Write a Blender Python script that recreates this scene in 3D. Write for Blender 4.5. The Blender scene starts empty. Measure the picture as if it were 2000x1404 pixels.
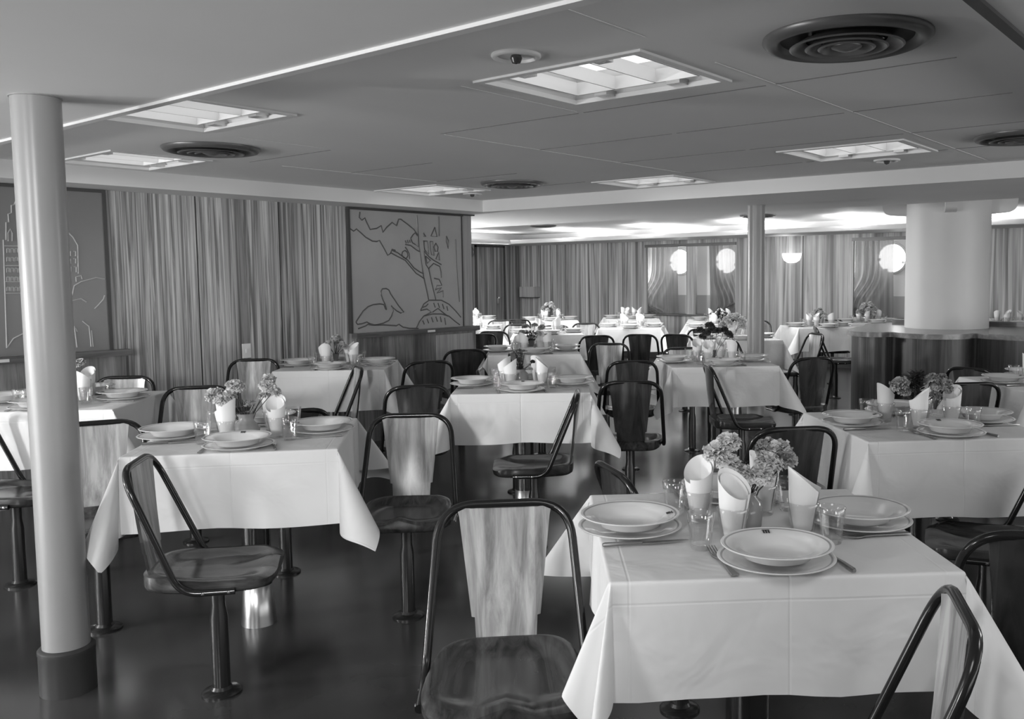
import bpy, bmesh, math, random
import numpy as np
from mathutils import Matrix, Vector

R = math.radians
S = bpy.context.scene
COL = S.collection

# ---------------------------------------------------------------- camera
cd = bpy.data.cameras.new('camera')
cam = bpy.data.objects.new('camera', cd)
COL.objects.link(cam)
RX = Vector((0.605241, -0.795996, -0.008579))
UP = Vector((0.067665, 0.040705, 0.996877))
FW = Vector((0.793161, 0.603932, -0.078498))
mw = Matrix.Identity(4)
for i in range(3):
    mw[i][0] = RX[i]; mw[i][1] = UP[i]; mw[i][2] = -FW[i]
mw[2][3] = 1.42
cam.matrix_world = mw
cd.sensor_fit = 'HORIZONTAL'
cd.sensor_width = 36.0
cd.lens = 1770.36 / 2000 * 36
cd.shift_x = -175.96 / 2000
cd.shift_y = -22.2 / 2000
cd.clip_start = 0.05
S.camera = cam

# ---------------------------------------------------------------- world, lamps, exposure
w = bpy.data.worlds.new('world'); S.world = w; w.use_nodes = True
w.node_tree.nodes['Background'].inputs[0].default_value = (0.5, 0.5, 0.5, 1)
w.node_tree.nodes['Background'].inputs[1].default_value = 0.3
S.view_settings.view_transform = 'Standard'
S.view_settings.look = 'None'
S.view_settings.gamma = 1.0
S.view_settings.use_curve_mapping = False
S.view_settings.exposure = 0.06
S.cycles.max_bounces = 9
S.cycles.diffuse_bounces = 5
S.cycles.glossy_bounces = 4
S.cycles.transmission_bounces = 8
S.cycles.transparent_max_bounces = 12
S.cycles.caustics_reflective = False
S.cycles.caustics_refractive = False
S.cycles.sample_clamp_indirect = 4.0

def lamp(name, kind, loc, energy, size=0.1, target=None, sx=None, sy=None, cone=None):
    l = bpy.data.lights.new(name, kind)
    l.energy = energy
    if kind == 'AREA':
        if sx:
            l.shape = 'RECTANGLE'; l.size = sx; l.size_y = sy
        else:
            l.size = size
    else:
        l.shadow_soft_size = size
        if cone: l.spot_size = R(cone); l.spot_blend = 0.9
    o = bpy.data.objects.new(name, l); COL.objects.link(o)
    o.location = loc
    if target is not None:
        o.rotation_euler = (Vector(target) - Vector(loc)).to_track_quat('-Z', 'Y').to_euler()
    return o

lamp('photoflood_left', 'POINT', (-2.2, 5.95, 1.25), 360, 0.12)
lamp('fill_spot_left', 'SPOT', (-2.2, 5.95, 1.9), 520, 0.12, (6.6, 3.0, 0.35), cone=27)  # extra spot added above the left flood to brighten mid-room tables
lamp('fill_camera', 'AREA', (-2.8, 2.2, 1.75), 60, 0.6, (4.5, 4.6, 1.0))  # soft fill added behind the camera
lamp('fill_spot_middle', 'SPOT', (-2.5, -0.5, 1.9), 540, 0.25, (5.6, 5.5, 0.9), cone=44)  # added unseen spot, coned to lift the left and middle tables
# long area fill added beyond the right of the view to lift the ceiling
lamp('fill_right', 'AREA', (3.5, -5.2, 0.5), 122, target=(3.8, 4.0, 2.4), sx=11.0, sy=1.0)
lamp('fill_left', 'AREA', (-1.6, 4.4, 0.4), 58, 1.5, (4.5, 3.2, 2.6))  # unseen uplight added for the ceiling and left-hand faces
# downlights added outside the view to brighten the table tops
for i, (a_, b_) in enumerate(((0.5, 0.2), (2.6, -0.75), (5.4, -0.6), (-0.6, 2.6))):
    lamp('fill_overhead', 'AREA', (a_, b_, 2.0), 9, target=(a_, b_, 0), sx=0.7, sy=0.55)
# fills added behind the mural wall and off right to brighten the far end
lamp('fill_far_left', 'POINT', (6.75, 8.8, 1.55), 350, 0.25)
lamp('fill_far_right', 'POINT', (7.6, -1.6, 1.55), 130, 0.25)
# area fill added behind the cross beam; tubes behind the far ceiling lip
lamp('fill_behind_beam', 'AREA', (8.9, 7.4, 2.19), 180, target=(9.6, 7.4, 0.0), sx=7.0, sy=1.2)
for i, v in enumerate((3.2, 4.9, 6.6, 8.3, 10.0)):
    lamp('cove_tube', 'AREA', (12.62, v, 2.07), 26, target=(12.62, v, 2.3), sx=1.5, sy=0.25)
lamp('cove_tube_side', 'AREA', (10.6, 11.6, 2.07), 22, target=(10.6, 11.4, 2.3), sx=3.5, sy=0.2)
# hidden lamps added between panelling and hull for scattered porthole daylight
for v in (6.7, 9.45, 5.75):
    lamp('daylight_fill', 'POINT', (13.39, v, 1.5), 34, 0.08)

# ---------------------------------------------------------------- materials
MAT = {}
def nodes_of(name):
    m = bpy.data.materials.new(name); m.use_nodes = True
    MAT[name] = m
    nt = m.node_tree
    return m, nt, nt.nodes['Principled BSDF']
def g(v):
    return (v, v, v, 1)
def mat(name, c, rough=0.5, metal=0.0, spec=0.5, noise=0.0, nscale=8.0, trans=0.0, ior=1.45, emit=None):
    m, nt, b = nodes_of(name)
    b.inputs['Base Color'].default_value = g(c)
    b.inputs['Roughness'].default_value = rough
    b.inputs['Metallic'].default_value = metal
    b.inputs['Specular IOR Level'].default_value = spec
    b.inputs['Transmission Weight'].default_value = trans
    b.inputs['IOR'].default_value = ior
    if emit is not None:
        b.inputs['Emission Color'].default_value = g(1)
        b.inputs['Emission Strength'].default_value = emit
    if noise:
        tc = nt.nodes.new('ShaderNodeTexCoord')
        n = nt.nodes.new('ShaderNodeTexNoise'); n.inputs['Scale'].default_value = nscale
        n.inputs['Detail'].default_value = 5
        r = nt.nodes.new('ShaderNodeMapRange')
        r.inputs[1].default_value = 0.3; r.inputs[2].default_value = 0.7
        r.inputs[3].default_value = c * (1 - noise); r.inputs[4].default_value = c * (1 + noise)
        nt.links.new(tc.outputs['Object'], n.inputs['Vector'])
        nt.links.new(n.outputs['Fac'], r.inputs[0])
        nt.links.new(r.outputs[0], b.inputs['Base Color'])
    return m
def grain(name, lo, hi, scale, rough=0.35, detail=6, streak=None, plank=None, spec=0.5, random_off=False, dist=1.2, contrast=(0.36, 0.66)):
    """streaky wood: noise stretched along the grain; plank = (axis, width) adds board to board tone"""
    m, nt, b = nodes_of(name)
    L = nt.links.new
    tc = nt.nodes.new('ShaderNodeTexCoord')
    src = tc.outputs['Object']
    if random_off:
        oi = nt.nodes.new('ShaderNodeObjectInfo')
        vm = nt.nodes.new('ShaderNodeVectorMath'); vm.operation = 'SCALE'
        vm.inputs[0].default_value = (17, 23, 11)
        L(oi.outputs['Random'], vm.inputs['Scale'])
        va = nt.nodes.new('ShaderNodeVectorMath'); va.operation = 'ADD'
        L(src, va.inputs[0]); L(vm.outputs[0], va.inputs[1]); src = va.outputs[0]
    mp = nt.nodes.new('ShaderNodeMapping'); mp.inputs['Scale'].default_value = scale
    L(src, mp.inputs['Vector'])
    n = nt.nodes.new('ShaderNodeTexNoise'); n.inputs['Scale'].default_value = 1.0
    n.inputs['Detail'].default_value = detail; n.inputs['Roughness'].default_value = 0.62
    n.inputs['Distortion'].default_value = dist
    L(mp.outputs[0], n.inputs['Vector'])
    r = nt.nodes.new('ShaderNodeMapRange')
    r.inputs[1].default_value = contrast[0]; r.inputs[2].default_value = contrast[1]
    r.inputs[3].default_value = lo; r.inputs[4].default_value = hi
    L(n.outputs['Fac'], r.inputs[0])
    out = r.outputs[0]
    if streak:
        mp2 = nt.nodes.new('ShaderNodeMapping'); mp2.inputs['Scale'].default_value = streak
        mp2.inputs['Location'].default_value = (3.1, 7.7, 1.3)
        L(src, mp2.inputs['Vector'])
        n2 = nt.nodes.new('ShaderNodeTexNoise'); n2.inputs['Scale'].default_value = 1.0
        n2.inputs['Detail'].default_value = 3; n2.inputs['Distortion'].default_value = 0.8
        L(mp2.outputs[0], n2.inputs['Vector'])
        r2 = nt.nodes.new('ShaderNodeMapRange')
        r2.inputs[1].default_value = 0.34; r2.inputs[2].default_value = 0.46
        r2.inputs[3].default_value = 0.38; r2.inputs[4].default_value = 1.0
        L(n2.outputs['Fac'], r2.inputs[0])
        mu = nt.nodes.new('ShaderNodeMath'); mu.operation = 'MULTIPLY'
        L(out, mu.inputs[0]); L(r2.outputs[0], mu.inputs[1]); out = mu.outputs[0]
    if plank:
        ax, wd, amp = plank
        sx = nt.nodes.new('ShaderNodeSeparateXYZ'); L(src, sx.inputs[0])
        dv = nt.nodes.new('ShaderNodeMath'); dv.operation = 'DIVIDE'; dv.inputs[1].default_value = wd
        L(sx.outputs[ax], dv.inputs[0])
        fl = nt.nodes.new('ShaderNodeMath'); fl.operation = 'FLOOR'; L(dv.outputs[0], fl.inputs[0])
        wn = nt.nodes.new('ShaderNodeTexWhiteNoise'); wn.noise_dimensions = '1D'
        L(fl.outputs[0], wn.inputs['W'])
        r3 = nt.nodes.new('ShaderNodeMapRange')
        r3.inputs[3].default_value = 1 - amp; r3.inputs[4].default_value = 1 + amp
        L(wn.outputs['Value'], r3.inputs[0])
        mu = nt.nodes.new('ShaderNodeMath'); mu.operation = 'MULTIPLY'
        L(out, mu.inputs[0]); L(r3.outputs[0], mu.inputs[1]); out = mu.outputs[0]
    L(out, b.inputs['Base Color'])
    b.inputs['Roughness'].default_value = rough
    b.inputs['Specular IOR Level'].default_value = spec
    return m

mat('ceiling', 0.76, 0.6, noise=0.02, nscale=1.5)
mat('paint_light', 0.6, 0.5)
mat('white_enamel', 0.72, 0.4)
mat('column_paint', 0.58, 0.5, noise=0.02, nscale=3)
mat('pillar_paint', 0.27, 0.3, noise=0.03, nscale=4)
mat('joint', 0.72, 0.5)
mat('joint_dark', 0.16, 0.6)
grain('veneer_side', 0.15, 0.66, (27, 1, 0.42), 0.36, 6, streak=(9.5, 1, 0.22), dist=2.0, contrast=(0.38, 0.62))
grain('veneer_back', 0.14, 0.55, (1, 15, 0.30), 0.4, 5, streak=(1, 5, 0.15), dist=0.9)
grain('veneer_door', 0.08, 0.4, (15, 1, 0.30), 0.4, 5, streak=(6, 1, 0.2), dist=0.9)
grain('veneer_post', 0.26, 0.42, (26, 26, 0.5), 0.4, 4)
grain('plank_wood', 0.10, 0.24, (22, 22, 1.2), 0.3, 4, plank=(0, 0.155, 0.35))
grain('dark_plank', 0.02, 0.08, (26, 26, 0.8), 0.42, 4, plank=(1, 0.11, 0.5))
grain('cap_wood', 0.07, 0.14, (2, 2, 30), 0.3, 4)
grain('counter_top', 0.16, 0.26, (3, 12, 12), 0.22, 4)
grain('chair_seat', 0.022, 0.072, (2.2, 17, 17), 0.2, 6, plank=(1, 0.135, 0.25), random_off=True)
grain('chair_back', 0.17, 0.46, (26, 26, 1.0), 0.26, 6, plank=(1, 0.085, 0.25), random_off=True, dist=0.6)
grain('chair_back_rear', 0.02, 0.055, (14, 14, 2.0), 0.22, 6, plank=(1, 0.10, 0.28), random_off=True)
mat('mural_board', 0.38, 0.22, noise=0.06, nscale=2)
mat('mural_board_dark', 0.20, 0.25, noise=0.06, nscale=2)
mat('mural_line', 0.10, 0.3)
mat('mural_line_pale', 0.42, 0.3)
mat('frame_dark', 0.05, 0.4)
mat('seam', 0.03, 0.7)
mat('black_enamel', 0.012, 0.16)
mat('pole_black', 0.016, 0.25)
mat('steel', 0.55, 0.22, 1.0)
mat('cutlery_steel', 0.42, 0.25, 1.0)
mat('cutlery_handle', 0.30, 0.3, 0.9)
mat('pedestal_dark', 0.06, 0.22, 0.8)
mat('chrome', 0.42, 0.3, 1.0)
mat('porcelain', 0.72, 0.12)
mat('porcelain_band', 0.33, 0.15)
mat('crest_ink', 0.03, 0.4)
mat('napkin', 0.82, 0.85)
mat('bloom_light', 0.66, 0.8, noise=0.18, nscale=60)
mat('bloom_mid', 0.42, 0.8, noise=0.2, nscale=60)
mat('bloom_dark', 0.07, 0.8, noise=0.3, nscale=60)
mat('leaf', 0.05, 0.5, noise=0.4, nscale=40)
mat('vase_glaze', 0.30, 0.12)
mat('vase_dark', 0.13, 0.12)
mat('diffuser_metal', 0.15, 0.35, 0.3)
mat('throat_shade', 0.03, 0.5)
mat('bulb', 0.12, 0.1, 0.5)
mat('hull_white', 0.8, 0.5)
mat('hull_grey', 0.42, 0.5)
mat('lamp_white', 0.8, 0.5, emit=1.0)
mat('ceiling_lamp_glow', 0.8, 0.5, emit=1.25)
mat('daylight_pane', 0.8, 0.2, emit=5.0)
mat('plate_white', 0.85, 0.4)
mat('rubber_base', 0.035, 0.45)

# floor: waxed dark linoleum
m, nt, b = nodes_of('lino')
tc = nt.nodes.new('ShaderNodeTexCoord')
n = nt.nodes.new('ShaderNodeTexNoise'); n.inputs['Scale'].default_value = 2.2; n.inputs['Detail'].default_value = 8
nt.links.new(tc.outputs['Object'], n.inputs['Vector'])
r = nt.nodes.new('ShaderNodeMapRange')
r.inputs[1].default_value = 0.3; r.inputs[2].default_value = 0.7
r.inputs[3].default_value = 0.032; r.inputs[4].default_value = 0.056
nt.links.new(n.outputs['Fac'], r.inputs[0]); nt.links.new(r.outputs[0], b.inputs['Base Color'])
r = nt.nodes.new('ShaderNodeMapRange')
r.inputs[3].default_value = 0.14; r.inputs[4].default_value = 0.24
nt.links.new(n.outputs['Fac'], r.inputs[0]); nt.links.new(r.outputs[0], b.inputs['Roughness'])
b.inputs['Specular IOR Level'].default_value = 0.5

# thin clear glass: sees straight through, mirrors at grazing angles
m, nt, b = nodes_of('glass')
b.inputs['Base Color'].default_value = g(0.9); b.inputs['Roughness'].default_value = 0.03
b.inputs['Specular IOR Level'].default_value = 0.9
tr = nt.nodes.new('ShaderNodeBsdfTransparent'); tr.inputs[0].default_value = g(0.965)
lw = nt.nodes.new('ShaderNodeLayerWeight'); lw.inputs[0].default_value = 0.5
gl = nt.nodes.new('ShaderNodeBsdfGlossy'); gl.inputs[0].default_value = g(0.9); gl.inputs['Roughness'].default_value = 0.04
mr = nt.nodes.new('ShaderNodeMapRange'); mr.inputs[3].default_value = 0.05; mr.inputs[4].default_value = 0.75
nt.links.new(lw.outputs['Facing'], mr.inputs[0])
pw = nt.nodes.new('ShaderNodeMath'); pw.operation = 'POWER'; pw.inputs[1].default_value = 2.2
nt.links.new(lw.outputs['Facing'], pw.inputs[0]); nt.links.new(pw.outputs[0], mr.inputs[0])
mx = nt.nodes.new('ShaderNodeMixShader')
nt.links.new(mr.outputs[0], mx.inputs[0]); nt.links.new(tr.outputs[0], mx.inputs[1]); nt.links.new(gl.outputs[0], mx.inputs[2])
nt.links.new(mx.outputs[0], nt.nodes['Material Output'].inputs[0])

# starched cloth with ironed fold lines (uv in metres)
m, nt, b = nodes_of('cloth')
b.inputs['Base Color'].default_value = g(0.76); b.inputs['Roughness'].default_value = 0.75
b.inputs['Specular IOR Level'].default_value = 0.25
uv = nt.nodes.new('ShaderNodeUVMap')
sx = nt.nodes.new('ShaderNodeSeparateXYZ'); nt.links.new(uv.outputs[0], sx.inputs[0])
oi = nt.nodes.new('ShaderNodeObjectInfo')
parts = []
for k, sp in ((0, 0.34), (1, 0.43)):
    ad = nt.nodes.new('ShaderNodeMath'); ad.operation = 'ADD'
    nt.links.new(sx.outputs[k], ad.inputs[0]); ad.inputs[1].default_value = sp * 20
    pp = nt.nodes.new('ShaderNodeMath'); pp.operation = 'PINGPONG'; pp.inputs[1].default_value = sp
    nt.links.new(ad.outputs[0], pp.inputs[0])
    # sharp fold ridge: narrow V at each line
    md = nt.nodes.new('ShaderNodeMath'); md.operation = 'PINGPONG'; md.inputs[1].default_value = sp / 2
    nt.links.new(pp.outputs[0], md.inputs[0])
    mn = nt.nodes.new('ShaderNodeMath'); mn.operation = 'MINIMUM'; mn.inputs[1].default_value = 0.004
    nt.links.new(md.outputs[0], mn.inputs[0])
    sc = nt.nodes.new('ShaderNodeMath'); sc.operation = 'MULTIPLY'; sc.inputs[1].default_value = 0.035
    nt.links.new(pp.outputs[0], sc.inputs[0])
    a2 = nt.nodes.new('ShaderNodeMath'); a2.operation = 'MULTIPLY'; a2.inputs[1].default_value = 0.22
    nt.links.new(mn.outputs[0], a2.inputs[0])
    a3 = nt.nodes.new('ShaderNodeMath'); a3.operation = 'ADD'
    nt.links.new(sc.outputs[0], a3.inputs[0]); nt.links.new(a2.outputs[0], a3.inputs[1])
    parts.append(a3.outputs[0])
nz = nt.nodes.new('ShaderNodeTexNoise'); nz.inputs['Scale'].default_value = 5.0; nz.inputs['Detail'].default_value = 3
nz.inputs['Distortion'].default_value = 0.6
nt.links.new(uv.outputs[0], nz.inputs['Vector'])
nm = nt.nodes.new('ShaderNodeMath'); nm.operation = 'MULTIPLY'; nm.inputs[1].default_value = 0.012
nt.links.new(nz.outputs['Fac'], nm.inputs[0])
t1 = nt.nodes.new('ShaderNodeMath'); t1.operation = 'ADD'
nt.links.new(parts[0], t1.inputs[0]); nt.links.new(parts[1], t1.inputs[1])
t2 = nt.nodes.new('ShaderNodeMath'); t2.operation = 'ADD'
nt.links.new(t1.outputs[0], t2.inputs[0]); nt.links.new(nm.outputs[0], t2.inputs[1])
bp = nt.nodes.new('ShaderNodeBump'); bp.inputs['Strength'].default_value = 1.0; bp.inputs['Distance'].default_value = 1.0
nt.links.new(t2.outputs[0], bp.inputs['Height']); nt.links.new(bp.outputs[0], b.inputs['Normal'])

# curtain: thin striped fabric that lets some daylight through
m, nt, b = nodes_of('curtain')
tc = nt.nodes.new('ShaderNodeTexCoord'); mp = nt.nodes.new('ShaderNodeMapping')
mp.inputs['Scale'].default_value = (1, 22, 0.6)
nz = nt.nodes.new('ShaderNodeTexNoise'); nz.inputs['Scale'].default_value = 1; nz.inputs['Detail'].default_value = 4
rr = nt.nodes.new('ShaderNodeMapRange'); rr.inputs[1].default_value = 0.35; rr.inputs[2].default_value = 0.65
rr.inputs[3].default_value = 0.06; rr.inputs[4].default_value = 0.20
nt.links.new(tc.outputs['Object'], mp.inputs[0]); nt.links.new(mp.outputs[0], nz.inputs[0])
nt.links.new(nz.outputs['Fac'], rr.inputs[0]); nt.links.new(rr.outputs[0], b.inputs['Base Color'])
b.inputs['Roughness'].default_value = 0.9
tl = nt.nodes.new('ShaderNodeBsdfTranslucent'); tl.inputs[0].default_value = g(0.65)
tr = nt.nodes.new('ShaderNodeBsdfTransparent'); tr.inputs[0].default_value = g(0.9)
m1 = nt.nodes.new('ShaderNodeMixShader'); m1.inputs[0].default_value = 0.2
m2 = nt.nodes.new('ShaderNodeMixShader'); m2.inputs[0].default_value = 0.11
o = nt.nodes['Material Output']
nt.links.new(b.outputs[0], m1.inputs[1]); nt.links.new(tl.outputs[0], m1.inputs[2])
nt.links.new(m1.outputs[0], m2.inputs[1]); nt.links.new(tr.outputs[0], m2.inputs[2])
nt.links.new(m2.outputs[0], o.inputs[0])

# ---------------------------------------------------------------- mesh helpers
class MB:
    def __init__(s):
        s.v = []; s.f = []; s.m = []; s.uv = None
    def add(s, vs, fs, mi=0):
        b = len(s.v); s.v += [tuple(p) for p in vs]
        s.f += [tuple(i + b for i in q) for q in fs]; s.m += [mi] * len(fs)
        return s
    def box(s, x0, x1, y0, y1, z0, z1, mi=0):
        return s.add([(x0, y0, z0), (x1, y0, z0), (x1, y1, z0), (x0, y1, z0), (x0, y0, z1), (x1, y0, z1), (x1, y1, z1), (x0, y1, z1)],
              [(3, 2, 1, 0), (4, 5, 6, 7), (0, 1, 5, 4), (1, 2, 6, 5), (2, 3, 7, 6), (3, 0, 4, 7)], mi)
    def quad(s, a, b, c, d, mi=0):
        return s.add([a, b, c, d], [(0, 1, 2, 3)], mi)
    def lathe(s, prof, n=32, c=(0, 0, 0), mi=0, cap0=True, cap1=True):
        vs = []; fs = []
        for r_, z in prof:
            for k in range(n):
                t = 2 * math.pi * k / n
                vs.append((c[0] + r_ * math.cos(t), c[1] + r_ * math.sin(t), c[2] + z))
        for i in range(len(prof) - 1):
            for k in range(n):
                k2 = (k + 1) % n
                fs.append((i * n + k, i * n + k2, (i + 1) * n + k2, (i + 1) * n + k))
        if cap0 and prof[0][0] > 1e-6: fs.append(tuple(reversed(range(n))))
        if cap1 and prof[-1][0] > 1e-6: fs.append(tuple((len(prof) - 1) * n + k for k in range(n)))
        return s.add(vs, fs, mi)
    def tube(s, pts, r_, n=8, mi=0, closed=False):
        P = [Vector(p) for p in pts]
        vs = []; fs = []; N = len(P)
        up = None
        for i in range(N):
            if closed:
                t = P[(i + 1) % N] - P[i - 1]
            else:
                t = P[min(i + 1, N - 1)] - P[max(i - 1, 0)]
            t.normalize()
            if up is None:
                a = Vector((0, 0, 1)) if abs(t.z) < 0.9 else Vector((1, 0, 0))
                up = (a - t * a.dot(t)).normalized()
            else:
                up = (up - t * up.dot(t)).normalized()
            sd = t.cross(up)
            rad = r_[i] if isinstance(r_, (list, tuple)) else r_
            for k in range(n):
                q = 2 * math.pi * k / n
                vs.append(P[i] + (up * math.cos(q) + sd * math.sin(q)) * rad)
        for i in range(N if closed else N - 1):
            j = (i + 1) % N
            for k in range(n):
                k2 = (k + 1) % n
                fs.append((i * n + k, i * n + k2, j * n + k2, j * n + k))
        if not closed:
            fs.append(tuple(reversed(range(n)))); fs.append(tuple((N - 1) * n + k for k in range(n)))
        return s.add(vs, fs, mi)
    def prism(s, out, z0, z1, mi=0):
        n = len(out)
        vs = [(x, y, z0) for x, y in out] + [(x, y, z1) for x, y in out]
        fs = [tuple(reversed(range(n))), tuple(range(n, 2 * n))]
        fs += [(i, (i + 1) % n, n + (i + 1) % n, n + i) for i in range(n)]
        return s.add(vs, fs, mi)
    def grid(s, rows, mi=0):
        nr = len(rows); nc = len(rows[0])
        vs = [p for r_ in rows for p in r_]
        fs = [(i * nc + j, i * nc + j + 1, (i + 1) * nc + j + 1, (i + 1) * nc + j) for i in range(nr - 1) for j in range(nc - 1)]
        return s.add(vs, fs, mi)
    def mesh(s, name, mats, smooth=40, weld=0.0):
        me = bpy.data.meshes.new(name)
        me.from_pydata(s.v, [], s.f); me.update()
        if not isinstance(mats, (list, tuple)): mats = [mats]
        for q in mats: me.materials.append(MAT[q])
        for p, i in zip(me.polygons, s.m): p.material_index = i
        if s.uv is not None:
            ul = me.uv_layers.new(name='UVMap')
            for l in me.loops: ul.data[l.index].uv = s.uv[l.vertex_index]
        bm = bmesh.new(); bm.from_mesh(me)
        if weld: bmesh.ops.remove_doubles(bm, verts=bm.verts, dist=weld)
        bmesh.ops.recalc_face_normals(bm, faces=bm.faces)
        bm.to_mesh(me); bm.free()
        if smooth:
            me.polygons.foreach_set('use_smooth', [True] * len(me.polygons))
            me.set_sharp_from_angle(angle=R(smooth))
        return me
    def build(s, name, mats, parent=None, smooth=40, weld=0.0):
        return put(name, s.mesh(name, mats, smooth, weld), parent)

def put(name, me, parent=None):
    o = bpy.data.objects.new(name, me); COL.objects.link(o)
    if parent is not None: o.parent = parent
    return o
def tag(o, label, cat, group=None):
    o['label'] = label; o['category'] = cat; o['kind'] = 'thing'
    if group: o['group'] = group
    return o
def thing(name, label, cat, loc=(0, 0, 0), rz=0.0, group=None):
    o = bpy.data.objects.new(name, None); COL.objects.link(o)
    o.empty_display_size = 0.05
    o.location = loc; o.rotation_euler = (0, 0, rz)
    return tag(o, label, cat, group)
def struct(o):
    o['kind'] = 'structure'; return o
def copy_tree(src, parent=None):
    c = src.copy(); COL.objects.link(c); c.parent = parent
    for ch in list(src.children): copy_tree(ch, c)
    return c
def fillet(pts, rads, n=6):
    """round the inner corners of a polyline"""
    P = [Vector(p) for p in pts]; out = [P[0]]
    for i in range(1, len(P) - 1):
        a = (P[i - 1] - P[i]); b = (P[i + 1] - P[i])
        la, lb = a.length, b.length; a.normalize(); b.normalize()
        ang = a.angle(b); d = min(rads[i - 1] / math.tan(ang / 2), la * 0.49, lb * 0.49)
        p0 = P[i] + a * d; p1 = P[i] + b * d
        for k in range(n + 1):
            t = k / n
            out.append(p0.lerp(P[i], t).lerp(P[i].lerp(p1, t), t))
    out.append(P[-1]); return out
def smoothstep(t):
    t = max(0.0, min(1.0, t)); return t * t * (3 - 2 * t)

# traced mural outlines: (distance along the wall, height) in metres
MURAL_BIRD=[[(4.898,1.051),(4.94,1.101),(4.977,1.142),(5.03,1.178),(5.09,1.195),(5.161,1.2),(5.203,1.192),(5.22,1.153),(5.23,1.147)],
[(5.23,1.147),(5.216,1.196),(5.193,1.236),(5.176,1.279),(5.175,1.308),(5.19,1.33),(5.233,1.333),(5.263,1.321),(5.28,1.287),(5.321,1.237),(5.369,1.177),(5.428,1.116),(5.392,1.11),(5.343,1.134),(5.3,1.165),(5.285,1.18)],
[(5.3,1.165),(5.305,1.13),(5.285,1.087),(5.253,1.049),(5.192,1.028),(5.131,1.018)],
[(4.898,1.051),(4.915,1.031),(4.961,1.034),(5.014,1.046),(5.048,1.03),(5.095,1.016),(5.131,1.018)],
[(4.919,0.993),(5.001,1.013),(5.025,1.026),(5.072,1.017),(5.191,1.013),(5.338,0.999),(5.37,1.01),(5.413,0.983),(5.489,0.967),(5.593,0.962)],
[(5.606,1.992),(5.613,1.904),(5.62,1.805),(5.623,1.705),(5.64,1.626),(5.651,1.546),(5.673,1.425),(5.703,1.314),(5.727,1.217)],
[(5.678,1.766),(5.681,1.666),(5.704,1.546),(5.736,1.506),(5.766,1.384),(5.802,1.261),(5.815,1.22)],
[(5.311,1.67),(5.373,1.651),(5.447,1.608),(5.49,1.584),(5.559,1.515),(5.635,1.475),(5.668,1.465)],
[(5.292,1.65),(5.359,1.622),(5.458,1.584),(5.52,1.525),(5.583,1.466),(5.647,1.435),(5.68,1.415)],
[(5.461,1.672),(5.486,1.653),(5.491,1.624),(5.472,1.599),(5.44,1.608),(5.42,1.632),(5.429,1.657),(5.461,1.672)],
[(5.463,1.726),(5.527,1.718),(5.59,1.68),(5.628,1.665)],
[(5.462,1.702),(5.481,1.682),(5.505,1.644),(5.51,1.594)],
[(5.529,1.782),(5.555,1.812),(5.582,1.833),(5.613,1.804),(5.614,1.705),(5.578,1.729),(5.547,1.743),(5.529,1.782)],
[(5.677,1.761),(5.724,1.762),(5.735,1.707),(5.736,1.642),(5.701,1.672),(5.682,1.706),(5.677,1.761)],
[(5.757,1.758),(5.791,1.759),(5.795,1.688),(5.803,1.628),(5.773,1.637),(5.762,1.688),(5.757,1.758)],
[(5.831,1.745),(5.857,1.71),(5.849,1.669),(5.822,1.669),(5.805,1.709),(5.831,1.745)],
[(5.7,1.626),(5.758,1.587),(5.717,1.556),(5.7,1.626)],
[(5.862,1.659),(5.87,1.588),(5.826,1.597),(5.862,1.659)],
[(5.822,1.892),(5.846,1.806),(5.772,1.809),(5.822,1.892)],
[(5.68,1.836),(5.712,1.802),(5.685,1.801),(5.68,1.836)],
[(5.964,1.815),(5.99,1.774),(5.981,1.702),(5.962,1.763),(5.964,1.815)],
[(5.729,1.506),(5.798,1.557),(5.872,1.531),(5.884,1.485),(5.889,1.424)],
[(5.688,1.666),(5.746,1.617),(5.799,1.587),(5.893,1.547)],
[(4.854,1.846),(4.904,1.825),(4.933,1.844),(4.972,1.818),(5.028,1.777),(5.097,1.746),(5.145,1.743),(5.175,1.753),(5.215,1.697),(5.261,1.625),(5.292,1.64),(5.312,1.679),(5.348,1.67)],
[(4.973,1.99),(4.965,1.943),(4.993,1.921),(5.023,1.941),(5.044,1.9),(5.077,1.845),(5.149,1.857),(5.197,1.882),(5.213,1.826),(5.257,1.87),(5.32,1.916),(5.368,1.889),(5.395,1.948),(5.42,1.949),(5.494,1.909),(5.57,1.862),(5.614,1.814)],
[(5.8,1.419),(5.862,1.409),(5.894,1.352),(5.832,1.353),(5.811,1.312),(5.887,1.331),(5.83,1.281),(5.906,1.3),(5.905,1.238)],
[(6.082,1.787),(6.084,1.59),(6.093,1.433),(6.115,1.191)],
[(5.873,1.995),(5.874,1.812)],
[(5.624,1.124),(5.666,1.183),(5.733,1.217),(5.801,1.215),(5.883,1.213),(5.979,1.174),(6.062,1.109),(6.132,1.043)],
[(5.624,1.124),(5.704,1.136),(5.757,1.104),(5.662,1.072),(5.608,1.024),(5.573,0.97)],
[(5.662,1.072),(5.77,1.088),(5.879,1.084),(5.976,1.06),(6.059,1.004),(6.116,0.97)],
[(5.77,1.104),(5.84,1.137),(5.907,1.093),(5.962,1.06)],
[(5.652,1.153),(5.692,1.162),(5.719,1.182)],
[(5.648,1.032),(5.666,0.996)],
[(5.701,1.045),(5.72,1.004)],
[(5.755,1.058),(5.774,1.011)],
[(5.81,1.061),(5.829,1.014)],
[(5.865,1.059),(5.877,1.007)],
[(5.92,1.046),(5.932,0.978)],
[(5.787,1.19),(5.806,1.148)],
[(5.841,1.188),(5.86,1.142)],
[(5.896,1.177),(5.915,1.129)],
[(5.951,1.154),(5.964,1.112)],
[(5.464,1.761),(5.476,1.736)],
[(5.49,1.766),(5.499,1.737)],
[(5.515,1.767),(5.521,1.742)]]
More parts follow.
